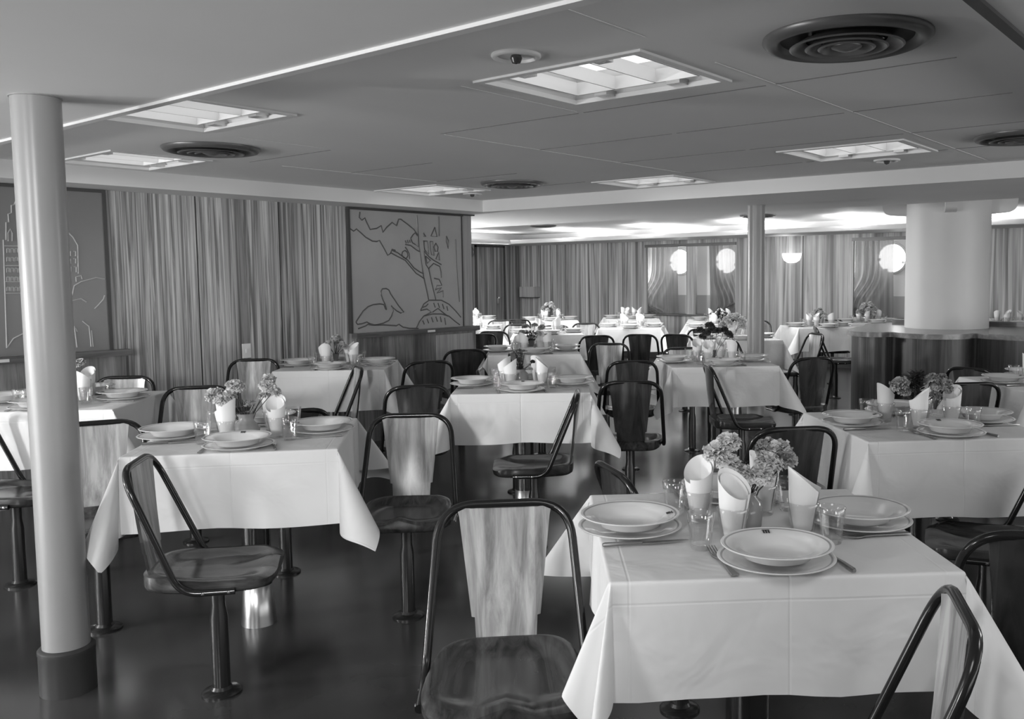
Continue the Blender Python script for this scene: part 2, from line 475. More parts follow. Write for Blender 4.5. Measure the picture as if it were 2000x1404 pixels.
MURAL_CITY=[[(2.24,1.008),(2.257,1.68),(2.272,1.68),(2.278,1.789),(2.293,1.79),(2.292,1.84),(2.311,1.849),(2.313,1.895),(2.329,1.9),(2.342,1.934),(2.35,1.947),(2.364,1.919)],
[(2.259,1.643),(2.395,1.645)],
[(2.256,1.521),(2.389,1.522)],
[(2.251,1.421),(2.391,1.42)],
[(2.251,1.349),(2.387,1.347)],
[(2.283,1.672),(2.284,1.723),(2.298,1.748),(2.308,1.723),(2.305,1.673)],
[(2.627,1.747),(2.662,1.709),(2.689,1.656),(2.684,1.47)],
[(2.633,1.615),(2.643,1.616),(2.641,1.585)],
[(2.659,1.616),(2.674,1.616),(2.673,1.585)],
[(2.63,1.567),(2.64,1.567),(2.639,1.536)],
[(2.657,1.567),(2.672,1.568),(2.67,1.537)],
[(2.628,1.514),(2.64,1.514),(2.638,1.483)],
[(2.658,1.514),(2.673,1.514),(2.671,1.479)],
[(2.668,1.417),(2.667,1.448),(2.7,1.457),(2.705,1.434)],
[(2.639,1.329),(2.654,1.39),(2.698,1.417),(2.749,1.43),(2.793,1.443),(2.849,1.433)],
[(2.637,1.293),(2.692,1.305),(2.725,1.282)],
[(2.774,1.235),(2.801,1.262),(2.833,1.297),(2.843,1.324)],
[(2.693,1.157),(2.733,1.12),(2.738,1.038),(2.739,0.984)],
[(2.752,0.983),(2.747,1.092)],
[(2.641,1.124),(2.646,1.061),(2.651,0.985)],
[(2.656,1.088),(2.647,1.115)],
[(2.24,1.008),(2.28,1.065),(2.327,1.088),(2.375,1.115)],
[(2.273,1.626),(2.286,1.626),(2.285,1.601),(2.272,1.601),(2.273,1.626)],
[(2.295,1.627),(2.309,1.627),(2.308,1.602),(2.294,1.601),(2.295,1.627)],
[(2.318,1.627),(2.332,1.627),(2.33,1.602),(2.317,1.602),(2.318,1.627)],
[(2.341,1.627),(2.354,1.628),(2.353,1.602),(2.339,1.602),(2.341,1.627)],
[(2.364,1.628),(2.377,1.628),(2.376,1.603),(2.362,1.602),(2.364,1.628)],
[(2.387,1.628),(2.401,1.629),(2.399,1.603),(2.385,1.603),(2.387,1.628)],
[(2.27,1.572),(2.283,1.572),(2.282,1.547),(2.269,1.547),(2.27,1.572)],
[(2.292,1.572),(2.306,1.572),(2.305,1.547),(2.291,1.547),(2.292,1.572)],
[(2.315,1.572),(2.329,1.572),(2.327,1.547),(2.314,1.547),(2.315,1.572)],
[(2.338,1.572),(2.352,1.573),(2.35,1.547),(2.336,1.547),(2.338,1.572)],
[(2.361,1.573),(2.374,1.573),(2.373,1.547),(2.359,1.547),(2.361,1.573)],
[(2.384,1.573),(2.398,1.573),(2.396,1.548),(2.382,1.547),(2.384,1.573)],
[(2.266,1.505),(2.28,1.505),(2.278,1.479),(2.265,1.479),(2.266,1.505)],
[(2.289,1.505),(2.302,1.505),(2.301,1.479),(2.287,1.479),(2.289,1.505)],
[(2.311,1.505),(2.325,1.505),(2.324,1.479),(2.31,1.479),(2.311,1.505)],
[(2.334,1.505),(2.348,1.505),(2.347,1.479),(2.333,1.479),(2.334,1.505)],
[(2.357,1.505),(2.371,1.505),(2.37,1.479),(2.356,1.479),(2.357,1.505)],
[(2.38,1.505),(2.394,1.505),(2.393,1.479),(2.379,1.479),(2.38,1.505)],
[(2.263,1.45),(2.277,1.45),(2.276,1.425),(2.262,1.425),(2.263,1.45)],
[(2.286,1.45),(2.299,1.45),(2.298,1.425),(2.285,1.425),(2.286,1.45)],
[(2.309,1.45),(2.322,1.45),(2.321,1.424),(2.307,1.425),(2.309,1.45)],
[(2.331,1.45),(2.345,1.45),(2.344,1.424),(2.33,1.424),(2.331,1.45)],
[(2.354,1.45),(2.368,1.45),(2.367,1.424),(2.353,1.424),(2.354,1.45)],
[(2.377,1.449),(2.391,1.449),(2.39,1.424),(2.376,1.424),(2.377,1.449)],
[(2.26,1.387),(2.274,1.387),(2.272,1.362),(2.259,1.362),(2.26,1.387)],
[(2.283,1.387),(2.296,1.387),(2.295,1.361),(2.281,1.362),(2.283,1.387)],
[(2.305,1.387),(2.319,1.386),(2.317,1.361),(2.304,1.361),(2.305,1.387)],
[(2.328,1.386),(2.342,1.386),(2.34,1.36),(2.327,1.361),(2.328,1.386)],
[(2.351,1.386),(2.365,1.386),(2.363,1.36),(2.349,1.36),(2.351,1.386)],
[(2.374,1.386),(2.388,1.385),(2.386,1.36),(2.372,1.36),(2.374,1.386)]]

# ---------------------------------------------------------------- room shell
ZL, ZT, ZF = 2.03, 2.137, 2.24      # low ceiling, near tray, far tray
VW = 12.0
struct(MB().box(-3, 14, -6, 12.2, -0.06, 0).build('floor', 'lino', smooth=0))
struct(MB().box(-3, 6.29, 6.4, 6.5, 0, ZL).build('wall_left', 'veneer_side', smooth=0))
struct(MB().box(6.19, 6.29, 6.5, 12.2, 0, 2.3).build('wall_partition', 'veneer_back', smooth=0))
struct(MB().box(6.29, 14, VW, VW + 0.1, 0, 2.3).build('wall_far_left', 'veneer_door', smooth=0))
struct(MB().box(-3.1, 14, -6.1, -6, 0, 2.3).build('wall_right', 'veneer_side', smooth=0))
struct(MB().box(-3.1, -3, -6.1, 12.2, 0, 2.3).build('wall_rear', 'veneer_back', smooth=0))
UB = 13.2
b_ = MB()
W1 = (7.294, 9.06); W2 = (3.6, 5.285); Z0, Z1 = 0.77, 1.965
vs = [-6, W2[0], W2[1], W1[0], W1[1], 12.1]
for i in range(5):
    if i in (1, 3):
        b_.box(UB, UB + 0.05, vs[i], vs[i + 1], 0, Z0); b_.box(UB, UB + 0.05, vs[i], vs[i + 1], Z1, 2.3)
    else:
        b_.box(UB, UB + 0.05, vs[i], vs[i + 1], 0, 2.3)
b_.box(UB, UB + 0.05, 8.05, 8.235, Z0, Z1)
struct(b_.build('wall_back', 'veneer_back', smooth=0))
h = MB().box(13.52, 13.6, -6, 12.2, 1.09, 2.3, 0).box(13.515, 13.6, -6, 12.2, 0, 1.09, 1)
struct(h.build('wall_hull', ['hull_white', 'hull_grey'], smooth=0))
for i, (a, c) in enumerate((W1, W2)):
    t = MB().box(UB - 0.05, UB + 0.3, a - 0.03, c + 0.03, Z0 - 0.03, Z0)
    t.box(UB - 0.02, UB + 0.05, a - 0.02, c + 0.02, Z1 - 0.045, Z1 + 0.005)
    struct(t.build('trim_%d' % (i + 1), 'cap_wood', smooth=0))
struct(MB().box(-3, 6.3, 6.385, 6.4, 0, 0.1).box(6.29, 6.305, 6.385, 12, 0, 0.1).build('baseboard_left', 'rubber_base', smooth=0))
struct(MB().box(UB - 0.015, UB, -3, 12, 0, 0.1).box(6.3, UB, VW - 0.015, VW, 0, 0.1).build('baseboard_back', 'rubber_base', smooth=0))
# veneer joints on the mural wall, lighter end post
t = MB()
for u in (3.517, 4.199, 2.2):
    t.box(u - 0.003, u + 0.003, 6.396, 6.4, 0.1, ZL)
struct(t.build('trim_3', 'seam', smooth=0))
struct(MB().box(6.165, 6.30, 6.385, 6.51, 0.0, ZL - 0.012).build('trim_4', 'veneer_post', smooth=0))
struct(MB().box(6.14, 6.325, 6.36, 6.53, ZL - 0.012, ZL).build('trim_5', 'frame_dark', smooth=0))
t = MB()
for v in (8.7, 6.1, 9.9, 10.9, 2.6):
    t.box(UB - 0.004, UB, v - 0.004, v + 0.004, 0.1, 2.03) if not (W1[0] < v < W1[1]) else None
struct(t.build('trim_6', 'seam', smooth=0))

# lights that need holes in the near tray ceiling
LIGHTS = [(2.705, 2.045), (2.10, 3.856), (2.68, 5.56), (5.12, 5.625), (5.785, 3.9), (5.16, 2.05)]
HU, HV = 0.285, 0.36
T1 = [(1.61, 0.6), (6.33, 0.6), (6.105, 6.03), (1.61, 6.06)]
T2 = [(8.0, 0.8), (12.2, 0.8), (12.2, 11.37), (8.0, 11.37)]
c = MB()
def ring(outer, inner, z):
    for i in range(4):
        j = (i + 1) % 4
        c.quad((*outer[i], z), (*outer[j], z), (*inner[j], z), (*inner[i], z))
ring([(-3, -6), (7, -6), (7, 12.2), (-3, 12.2)], T1, ZL)
ring([(7, -6), (14, -6), (14, 12.2), (7, 12.2)], T2, ZL)
for i in range(4):
    a, q = T1[i], T1[(i + 1) % 4]
    c.quad((*a, ZL), (*q, ZL), (*q, ZT + 0.01), (*a, ZT + 0.01))
for i in (0, 3):
    a, q = T2[i], T2[(i + 1) % 4]
    c.quad((*a, ZL), (*q, ZL), (*q, ZF + 0.01), (*a, ZF + 0.01))
us = sorted({1.6, 6.4} | {x for a, _ in LIGHTS for x in (a - HU, a + HU)})
vs_ = sorted({0.55, 6.1} | {x for _, a in LIGHTS for x in (a - HV, a + HV)})
for i in range(len(us) - 1):
    for j in range(len(vs_) - 1):
        mu, mv = (us[i] + us[i + 1]) / 2, (vs_[j] + vs_[j + 1]) / 2
        if any(abs(mu - a) < HU and abs(mv - q) < HV for a, q in LIGHTS): continue
        c.quad((us[i], vs_[j], ZT), (us[i + 1], vs_[j], ZT), (us[i + 1], vs_[j + 1], ZT), (us[i], vs_[j + 1], ZT))
c.quad((7.9, 0.7, ZF), (13.3, 0.7, ZF), (13.3, 12.1, ZF), (7.9, 12.1, ZF))
struct(c.build('ceiling', 'ceiling', smooth=0, weld=0.0005))
struct(MB().box(-3.1, 14, -6.1, 12.2, 2.45, 2.5).build('ceiling_deck', 'ceiling', smooth=0))
# lip mouldings of the trays and the far cove
t = MB().box(1.590, 1.622, 0.58, 6.06, ZL - 0.010, ZL + 0.02)
struct(t.build('trim_7', 'paint_light', smooth=0))
struct(MB().box(1.62, 6.33, 0.575, 0.605, ZL - 0.010, ZL + 0.02).build('trim_12', 'frame_dark', smooth=0))
t = MB().box(12.17, 12.23, 0.8, 11.4, ZL - 0.004, ZL + 0.05).box(12.12, 12.17, 0.8, 11.4, ZL + 0.0, ZL + 0.03).box(12.23, 12.27, 0.8, 11.4, ZL + 0.03, ZL + 0.07)
t.box(8.0, 12.2, 11.34, 11.40, ZL - 0.004, ZL + 0.05).box(8.0, 12.2, 11.29, 11.34, ZL, ZL + 0.03).box(8.0, 12.2, 11.40, 11.44, ZL + 0.03, ZL + 0.07)
struct(t.build('trim_8', 'paint_light', smooth=0))
# thin cover strips over the ceiling board joints
t, t2 = MB(), MB()
def strip(u0, v0, u1, v1):
    if abs(u0 - u1) < 0.02: t2.box(u0 - 0.003, u0 + 0.003, v0, v1, ZT - 0.0015, ZT)
    else: t.box(u0, u1, v0 - 0.0025, v0 + 0.0025, ZT - 0.002, ZT)
for u in (3.165, 3.918, 4.69, 5.45):
    strip(u, 0.92, u, 1.578); strip(u, 1.62, u, 2.50); strip(u, 2.53, u, 3.41); strip(u, 4.3, u, 5.1)
for a, q, e in ((1.58, 1.9, 2.3), (1.58, 2.72, 6.2), (2.512, 2.44, 3.13), (3.415, 3.2, 5.4), (4.27, 2.6, 3.1), (5.12, 3.4, 4.7)):
    strip(q, a, e, a)
struct(t.build('trim_9', 'joint', smooth=0)); struct(t2.build('trim_10', 'joint_dark', smooth=0))
# painted cove backing above the far panelling
struct(MB().box(UB - 0.02, UB, 0.8, VW, 2.035, ZF + 0.01).box(6.3, UB, VW - 0.02, VW, 2.035, ZF + 0.01).build('trim_11', 'white_enamel', smooth=0))

# ---------------------------------------------------------------- door, portholes and fittings on the far walls
d = MB().box(11.95, 12.65, VW - 0.02, VW, 0, 1.985).build('door_1', 'veneer_door', smooth=0); struct(d)
MB().box(11.91, 11.95, VW - 0.03, VW, 0, 2.02).box(12.65, 12.69, VW - 0.03, VW, 0, 2.02).box(11.91, 12.69, VW - 0.03, VW, 1.985, 2.02).build('door_frame', 'frame_dark', d, smooth=0)
MB().box(12.46, 12.51, VW - 0.03, VW - 0.02, 0.93, 1.06).lathe([(0.028, 0), (0.03, 0.012), (0.02, 0.03)], 16, (12.485, VW - 0.055, 1.03)).build('door_handle', 'steel', d)

def porthole(v, z, label):
    t_ = thing('porthole', label, 'porthole', (13.52, v, z), group=None)
    rim = MB(); rim.lathe([(0.205, 0), (0.24, 0.0), (0.245, 0.015), (0.235, 0.03), (0.21, 0.035), (0.205, 0.0)], 40, cap0=False, cap1=False)
    pane = MB(); pane.lathe([(0.208, 0.006), (0.208, 0.012)], 40)
    for part, mb, mt in (('rim', rim, 'white_enamel'), ('pane', pane, 'daylight_pane')):
        mb.v = [(-z_, y_, x_) for x_, y_, z_ in mb.v]
        mb.build(part, mt, t_)
    for an in (R(-5), R(200), R(-65)):
        MB().box(-0.05, -0.012, 0.195 * math.cos(an) - 0.025, 0.195 * math.cos(an) + 0.025, 0.195 * math.sin(an) - 0.02, 0.195 * math.sin(an) + 0.02).build('clamp', 'steel', t_)
porthole(8.55, 1.67, 'bright round porthole beside the bare post between the two far curtains')
porthole(7.62, 1.67, 'porthole showing through the striped far curtain left of the slim column')
porthole(4.80, 1.66, 'porthole half behind the curtain beside the thick white column')

def curtain(outer, inner, tie_z, label, seed):
    """drawn-back curtain in plane u ~ 13.28; outer edge is tied, inner edge hangs straight"""
    rnd = random.Random(seed)
    ph = [rnd.uniform(0, 6.28) for _ in range(6)]
    rows = []
    NT, NS = 40, 90
    for i in range(NT + 1):
        t_ = i / NT
        z = Z1 - 0.03 - t_ * (Z1 - Z0 - 0.03)
        zt = (Z1 - tie_z) / (Z1 - Z0)
        pull = math.exp(-((t_ - zt) / 0.22) ** 2) if t_ < zt else math.exp(-((t_ - zt) / 0.10) ** 2)
        row = []
        for j in range(NS + 1):
            s_ = j / NS
            e = 1 + 1.9 * pull
            q = 1 - (1 - s_) ** (1 / e) if False else s_ ** e
            v = outer + (inner - outer) * q
            amp = 0.045 * (0.55 + 0.45 * math.sin(s_ * 3.1 + ph[0]))
            u = 13.30 + amp * math.sin(s_ * 44 + ph[1] + 1.2 * math.sin(s_ * 9 + ph[2])) + 0.02 * math.sin(t_ * 3 + ph[3])
            z2 = z - 0.05 * pull * s_ * (1 - s_) * 4
            row.append((u, v, z2))
        rows.append(row)
    t_ = thing('curtain', label, 'curtain', (0, 0, 0))
    MB().grid(rows).build('drape', 'curtain', t_, smooth=80)
    tb = MB(); sg = 1 if inner < outer else -1
    tb.tube(fillet([(13.26, outer + 0.02 * sg, tie_z - 0.01), (13.235, outer - 0.05 * sg, tie_z - 0.02), (13.26, outer - 0.16 * sg, tie_z - 0.07)], [0.05]), 0.018, 8)
    tb.tube([(13.26, outer + 0.01 * sg, tie_z), (13.23, outer + 0.05 * sg, tie_z - 0.09), (13.25, outer + 0.07 * sg, tie_z - 0.2)], [0.012, 0.025, 0.03], 8)
    tb.build('tie_back', 'curtain', t_)
curtain(9.22, 8.46, 0.98, 'striped curtain tied back at the left of the far double window', 3)
curtain(7.31, 7.83, 0.98, 'striped curtain just left of the slim column, tied to its right', 5)
curtain(5.42, 4.70, 0.95, 'striped curtain tied back beside the thick white column', 8)

t_ = thing('wall_lamp', 'glowing half-bowl wall lamp on the far veneer wall right of the slim column', 'lamp', (UB, 6.285, 1.61))
bw = MB(); bw.lathe([(0.0, 0.0), (0.07, 0.004), (0.13, 0.04), (0.155, 0.09), (0.165, 0.15), (0.158, 0.15), (0.12, 0.05), (0.0, 0.015)], 32)
bw.v = [(-abs(x_) * 0.7 if True else x_, y_, z_) for x_, y_, z_ in bw.v]
bw.build('shade', 'lamp_white', t_)
MB().box(-0.012, 0.0, -0.05, 0.05, 0.02, 0.12).build('wall_plate', 'plate_white', t_, smooth=0)
lamp('wall_lamp_light', 'POINT', (UB - 0.28, 6.285, 1.86), 1.6, 0.08)

t_ = thing('wall_box', 'small veneered box fixed on the far wall above the white-flowered table', 'box', (UB, 11.75, 1.04))
MB().box(-0.14, 0, -0.2, 0.2, 0.0, 0.2).build('case', 'veneer_post', t_, smooth=0)
MB().box(-0.145, 0, -0.205, 0.205, -0.012, 0.0).build('bottom_board', 'frame_dark', t_, smooth=0)
t_ = thing('wall_clock', 'dark round wall fitting half hidden by the partition post', 'clock', (11.74, VW, 1.89))
q = MB().lathe([(0.0, 0.03), (0.1, 0.03), (0.115, 0.045), (0.12, 0.02), (0.12, 0.0)], 32); q.v = [(x_, -z_, y_) for x_, y_, z_ in q.v]
q.build('case', 'frame_dark', t_)
t_ = thing('switch_plate', 'small white switch plate on the veneer wall between the two murals', 'switch', (3.879, 6.4, 0.875))
MB().box(-0.035, 0.035, -0.008, 0, -0.055, 0.055).build('plate', 'plate_white', t_, smooth=0)
MB().box(-0.008, 0.008, -0.014, -0.008, -0.015, 0.015).build('toggle', 'plate_white', t_, smooth=0)

# ---------------------------------------------------------------- murals
def mural(u0, u1, lines, label, lm, framed):
    t_ = thing('mural', label, 'mural', ((u0 + u1) / 2, 6.4, 1.0))
    M0 = Vector(((u0 + u1) / 2, 6.4, 1.0))
    def bx(mb, a, b2, y0, y1, z0, z1): mb.box(a - M0.x, b2 - M0.x, y0 - 6.4, y1 - 6.4, z0 - 1.0, z1 - 1.0)
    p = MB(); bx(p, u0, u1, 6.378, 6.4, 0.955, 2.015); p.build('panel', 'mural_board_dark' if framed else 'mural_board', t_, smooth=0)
    fr = MB(); bx(fr, u0 - 0.02, u1 + 0.02, 6.365, 6.4, 2.008, 2.028)
    bx(fr, u0 - 0.022, u0, 6.368, 6.4, 0.955, 2.01); bx(fr, u1, u1 + (0.022 if framed else 0.008), 6.368, 6.4, 0.955, 2.01)
    fr.build('frame', 'frame_dark', t_, smooth=0)
    rl = MB()
    for l in lines:
        pts = [(min(max(x, u0 + 0.004), u1 - 0.004) - M0.x, 6.378 - 6.4, z - 1.0) for x, z in l if u0 - 0.2 < x < u1 + 0.2]
        if len(pts) > 1:
            rl.tube(pts, 0.0062 if lm == 'mural_line' else 0.004, 6)
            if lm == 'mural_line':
                rl.tube([(x + 0.010, y + 0.002, z - 0.002) for x, y, z in pts], 0.0045, 6, 1)  # highlight along the groove edge, painted as a pale second line
    rl.build('relief_line', [lm, 'mural_line_pale'], t_)
mural(4.862, 6.158, MURAL_BIRD, 'carved mural of a pelican under a tree on the left wall', 'mural_line', False)
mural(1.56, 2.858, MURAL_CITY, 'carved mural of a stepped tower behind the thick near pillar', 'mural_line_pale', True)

def dado(u0, u1, label, plate):
    t_ = thing('wainscot', label, 'wall panelling', (u0, 6.385, 0.0))
    L_ = u1 - u0
    MB().box(0, L_, -0.045, 0.0, 0.0, 0.913).build('boarding', 'plank_wood', t_, smooth=0)
    MB().box(-0.015, L_ + 0.03, -0.075, 0.0, 0.913, 0.955).build('cap_rail', 'cap_wood', t_, smooth=0)
    MB().box(plate - 0.045, plate + 0.045, -0.079, -0.075, 0.925, 0.944).build('name_plate', 'joint', t_, smooth=0)
    if L_ < 1.45 and u1 > 5:
        MB().box(L_ - 0.52, L_ - 0.06, -0.062, -0.045, 0.12, 0.89).build('access_panel', 'veneer_post', t_, smooth=0)
dado(4.87, 6.29, 'board wainscot with cap rail below the pelican mural', 0.82)
dado(1.2, 2.945, 'board wainscot with cap rail below the tower mural', 0.98)

# ---------------------------------------------------------------- ceiling lights
proto = None
LL = ['large open-louvre ceiling light in the upper middle, nearest the camera', 'ceiling light half cut off by the ceiling trim at upper left',
      'ceiling light nearest the left wall, just right of the thick pillar top', 'far ceiling light above the pelican mural end, by the tray corner',
      'far ceiling light in the centre, before the soffit face', 'ceiling light at the right, under a small round spot lamp']
for (a, q), lb in zip(LIGHTS, LL):
    if proto is None:
        t_ = proto = thing('ceiling_light', lb, 'ceiling light', (a, q, ZT), 0, 'recessed ceiling lights')
        f_ = MB()
        def rect_ring(mb, a0, b0, z0, a1, b1, z1):
            P0 = [(-a0, -b0, z0), (a0, -b0, z0), (a0, b0, z0), (-a0, b0, z0)]; P1 = [(-a1, -b1, z1), (a1, -b1, z1), (a1, b1, z1), (-a1, b1, z1)]
            for i in range(4): mb.quad(P0[i], P0[(i + 1) % 4], P1[(i + 1) % 4], P1[i])
        rect_ring(f_, HU + 0.012, HV + 0.012, 0.0, HU + 0.012, HV + 0.012, -0.008)
        rect_ring(f_, HU + 0.012, HV + 0.012, -0.008, HU - 0.018, HV - 0.018, -0.008)
        rect_ring(f_, HU - 0.018, HV - 0.018, -0.008, HU - 0.018, HV - 0.018, 0.01)
        f_.build('frame', 'white_enamel', t_, smooth=0)
        h_ = MB(); rect_ring(h_, HU - 0.0, HV - 0.0, 0.0, HU - 0.05, HV - 0.05, 0.11); h_.build('housing', 'white_enamel', t_, smooth=0)
        MB().box(-HU + 0.05, HU - 0.05, -HV + 0.05, HV - 0.05, 0.105, 0.112).build('diffuser', 'ceiling_lamp_glow', t_, smooth=0)
        l_ = MB(); A, B = 0.205, 0.285
        for s_ in (-1, 1):
            l_.box(s_ * A - 0.004, s_ * A + 0.004, -B, B, 0.012, 0.062); l_.box(-A, A, s_ * B - 0.004, s_ * B + 0.004, 0.012, 0.062)
            l_.box(-A, A, s_ * 0.095 - 0.003, s_ * 0.095 + 0.003, 0.012, 0.062)
        l_.build('louvre', 'white_enamel', t_, smooth=0)
        for s_ in (-1, 1):
            for y in (-0.17, 0.17):
                MB().box(s_ * 0.24 - 0.034, s_ * 0.24 + 0.034, y - 0.03, y + 0.03, 0.0, 0.022).build('bracket', 'steel', t_, smooth=0)
    else:
        t_ = copy_tree(proto); t_.location = (a, q, ZT); t_['label'] = lb
proto = None
for a, q, z, r_, lb in ((2.6925, 1.108, ZT, 0.253, 'largest round ceiling air diffuser, upper right, nearest the camera'),
                  (2.70, 4.72, ZT, 0.251, 'round ceiling air diffuser between the two lights at the left'),
                  (5.1325, 4.754, ZT, 0.24, 'round ceiling air diffuser in the middle, right of the wall light'),
                  (5.1705, 1.16, ZT, 0.24, 'round ceiling air diffuser cut by the right edge of the picture'),
                  (10.96, 9.5, ZF, 0.215, 'thin far air diffuser on the second ceiling left of centre'),
                  (11.21, 5.85, ZF, 0.245, 'far air diffuser on the second ceiling behind the slim column')):
    if proto is None:
        t_ = proto = thing('air_diffuser', lb, 'air diffuser', (a, q, z), 0, 'round ceiling air diffusers')
        MB().lathe([(0.252, 0.0), (0.253, -0.008), (0.240, -0.022), (0.222, -0.026), (0.206, -0.016), (0.198, -0.004)], 64, cap0=False, cap1=False).build('outer_ring', 'diffuser_metal', t_, smooth=60)
        MB().lathe([(0.2, -0.004), (0.0, -0.003)], 48, cap0=False).build('throat_disc', 'throat_shade', t_)  # dark disc paints the shade of the recess; ceiling is closed above
        for r0, r1, z1 in ((0.165, 0.120, -0.034), (0.118, 0.082, -0.036), (0.080, 0.052, -0.037)):
            MB().lathe([(r1, -0.008), (r0, z1), (r0 + 0.006, z1 + 0.004), (r1 + 0.006, -0.004)], 48, cap0=False, cap1=False).build('cone', 'diffuser_metal', t_, smooth=60)
        MB().lathe([(0.052, -0.010), (0.045, -0.03), (0.02, -0.04), (0.0, -0.042)], 32, cap0=False).build('centre_cap', 'diffuser_metal', t_)
        for an in (0.4, 2.5, 4.6):
            MB().box(0.1 * math.cos(an) - 0.05, 0.1 * math.cos(an) + 0.05, 0.1 * math.sin(an) - 0.006, 0.1 * math.sin(an) + 0.006, -0.012, -0.005).build('spoke', 'steel', t_, smooth=0)
    else:
        t_ = copy_tree(proto); t_.location = (a, q, z); t_.rotation_euler[2] = a; t_['label'] = lb
    t_.scale = (r_ / 0.253,) * 3
proto = None
for a, q, lb in ((2.2185, 2.028, 'small round spot lamp in a white dish beside the largest ceiling light'),
                 (5.679, 2.063, 'small round spot lamp in a dish below the right-hand ceiling light'),
                 (5.555, 5.6075, 'small round spot lamp in a dish by the far left tray corner')):
    if proto is None:
        t_ = proto = thing('spot_lamp', lb, 'spot lamp', (a, q, ZT), 0, 'small round ceiling spot lamps')
        MB().lathe([(0.08, 0), (0.081, -0.006), (0.076, -0.012), (0.066, -0.012), (0.062, -0.002)], 40, cap0=False, cap1=False).build('rim', 'white_enamel', t_, smooth=60)
        MB().lathe([(0.064, -0.003), (0.0, -0.002)], 32, cap0=False).build('dish', 'plate_white', t_)
        MB().lathe([(0.016, -0.002), (0.020, -0.012), (0.014, -0.026), (0.0, -0.03)], 16, cap0=False).build('bulb', 'bulb', t_)
    else:
        t_ = copy_tree(proto); t_.location = (a, q, ZT); t_['label'] = lb

# ---------------------------------------------------------------- pillars, column and serving counter
def pillar(u, v, label):
    t_ = thing('pillar', label, 'pillar', (u, v, 0))
    MB().lathe([(0.0745, 0.16), (0.0745, ZL)], 48).build('shaft', 'pillar_paint', t_)
    MB().lathe([(0.088, 0.0), (0.088, 0.135), (0.0895, 0.14), (0.0895, 0.152), (0.084, 0.158), (0.07, 0.16)], 48).build('base_collar', 'rubber_base', t_)
    MB().lathe([(0.076, ZL - 0.004), (0.079, ZL - 0.003), (0.079, ZL)], 48).build('top_ring', 'pillar_paint', t_)
pillar(1.305, 3.349, 'thick grey painted pillar standing at the left foreground')
pillar(7.18, 3.76, 'slim-looking far pillar rising behind the table with dark flowers')
CC = (9.03, 2.67)
t_ = thing('round_column', 'wide white round column rising out of the dark serving counter', 'column', (*CC, 0.0))
MB().lathe([(0.385, 0.9005), (0.385, ZF - 0.001)], 72).build('shaft', 'column_paint', t_)
for k in range(4):
    an = R(199 + 90 * k)
    prof = fillet([(0.38, 0, ZF - 0.01), (0.62, 0, ZF - 0.01), (0.60, 0, 2.0), (0.38, 0, 1.985)], [0.001, 0.09])
    ca, sa = math.cos(an), math.sin(an); gp = MB(); n = len(prof)
    v_ = []
    for w_ in (-0.05, 0.05):
        v_ += [(p.x * ca - w_ * sa, p.x * sa + w_ * ca, p.z) for p in prof]
    gp.add(v_, [tuple(range(n)), tuple(reversed(range(n, 2 * n)))] + [(i, (i + 1) % n, n + (i + 1) % n, n + i) for i in range(n)])
    gp.build('bracket', 'column_paint', t_, smooth=30)
t_ = thing('serving_counter', 'dark wood serving counter with wavy front around the white column', 'counter', (9.0, 2.3, 0))
op = [(9.55, 3.35), (8.9, 3.45), (8.32, 3.38), (8.03, 3.22), (7.96, 3.06), (8.0, 2.94), (8.10, 2.88), (8.02, 2.78), (7.94, 2.62), (7.93, 2.46), (8.0, 2.32), (8.12, 2.23), (8.28, 2.20), (8.20, 2.05), (8.12, 1.75), (8.1, 1.3), (8.2, 0.7), (9.55, 0.7)]
def catmull(P, n=6):
    out = []
    for i in range(len(P)):
        p0, p1, p2, p3 = P[i - 1], P[i], P[(i + 1) % len(P)], P[(i + 2) % len(P)]
        for k in range(n):
            t = k / n
            out.append(tuple(0.5 * (2 * p1[j] + (p2[j] - p0[j]) * t + (2 * p0[j] - 5 * p1[j] + 4 * p2[j] - p3[j]) * t * t + (3 * p1[j] - p0[j] - 3 * p2[j] + p3[j]) * t ** 3) for j in (0, 1)))
    return out
oc = [(x - 9.0, y - 2.3) for x, y in catmull(op)]
MB().prism(oc, 0.855, 0.9).build('counter_top', 'counter_top', t_, smooth=30)
MB().prism([(x * 0.965, y * 0.965) for x, y in oc], 0.1, 0.855).build('front_boarding', 'dark_plank', t_, smooth=30)
MB().prism([(x * 0.92, y * 0.92) for x, y in oc], 0.0, 0.1).build('plinth', 'rubber_base', t_, smooth=30)
MB().prism([(0.45, -1.6), (0.55, -1.6), (0.55, 1.05), (0.45, 1.05)], 0.9, 0.945).build('back_rail', 'cap_wood', t_, smooth=0)

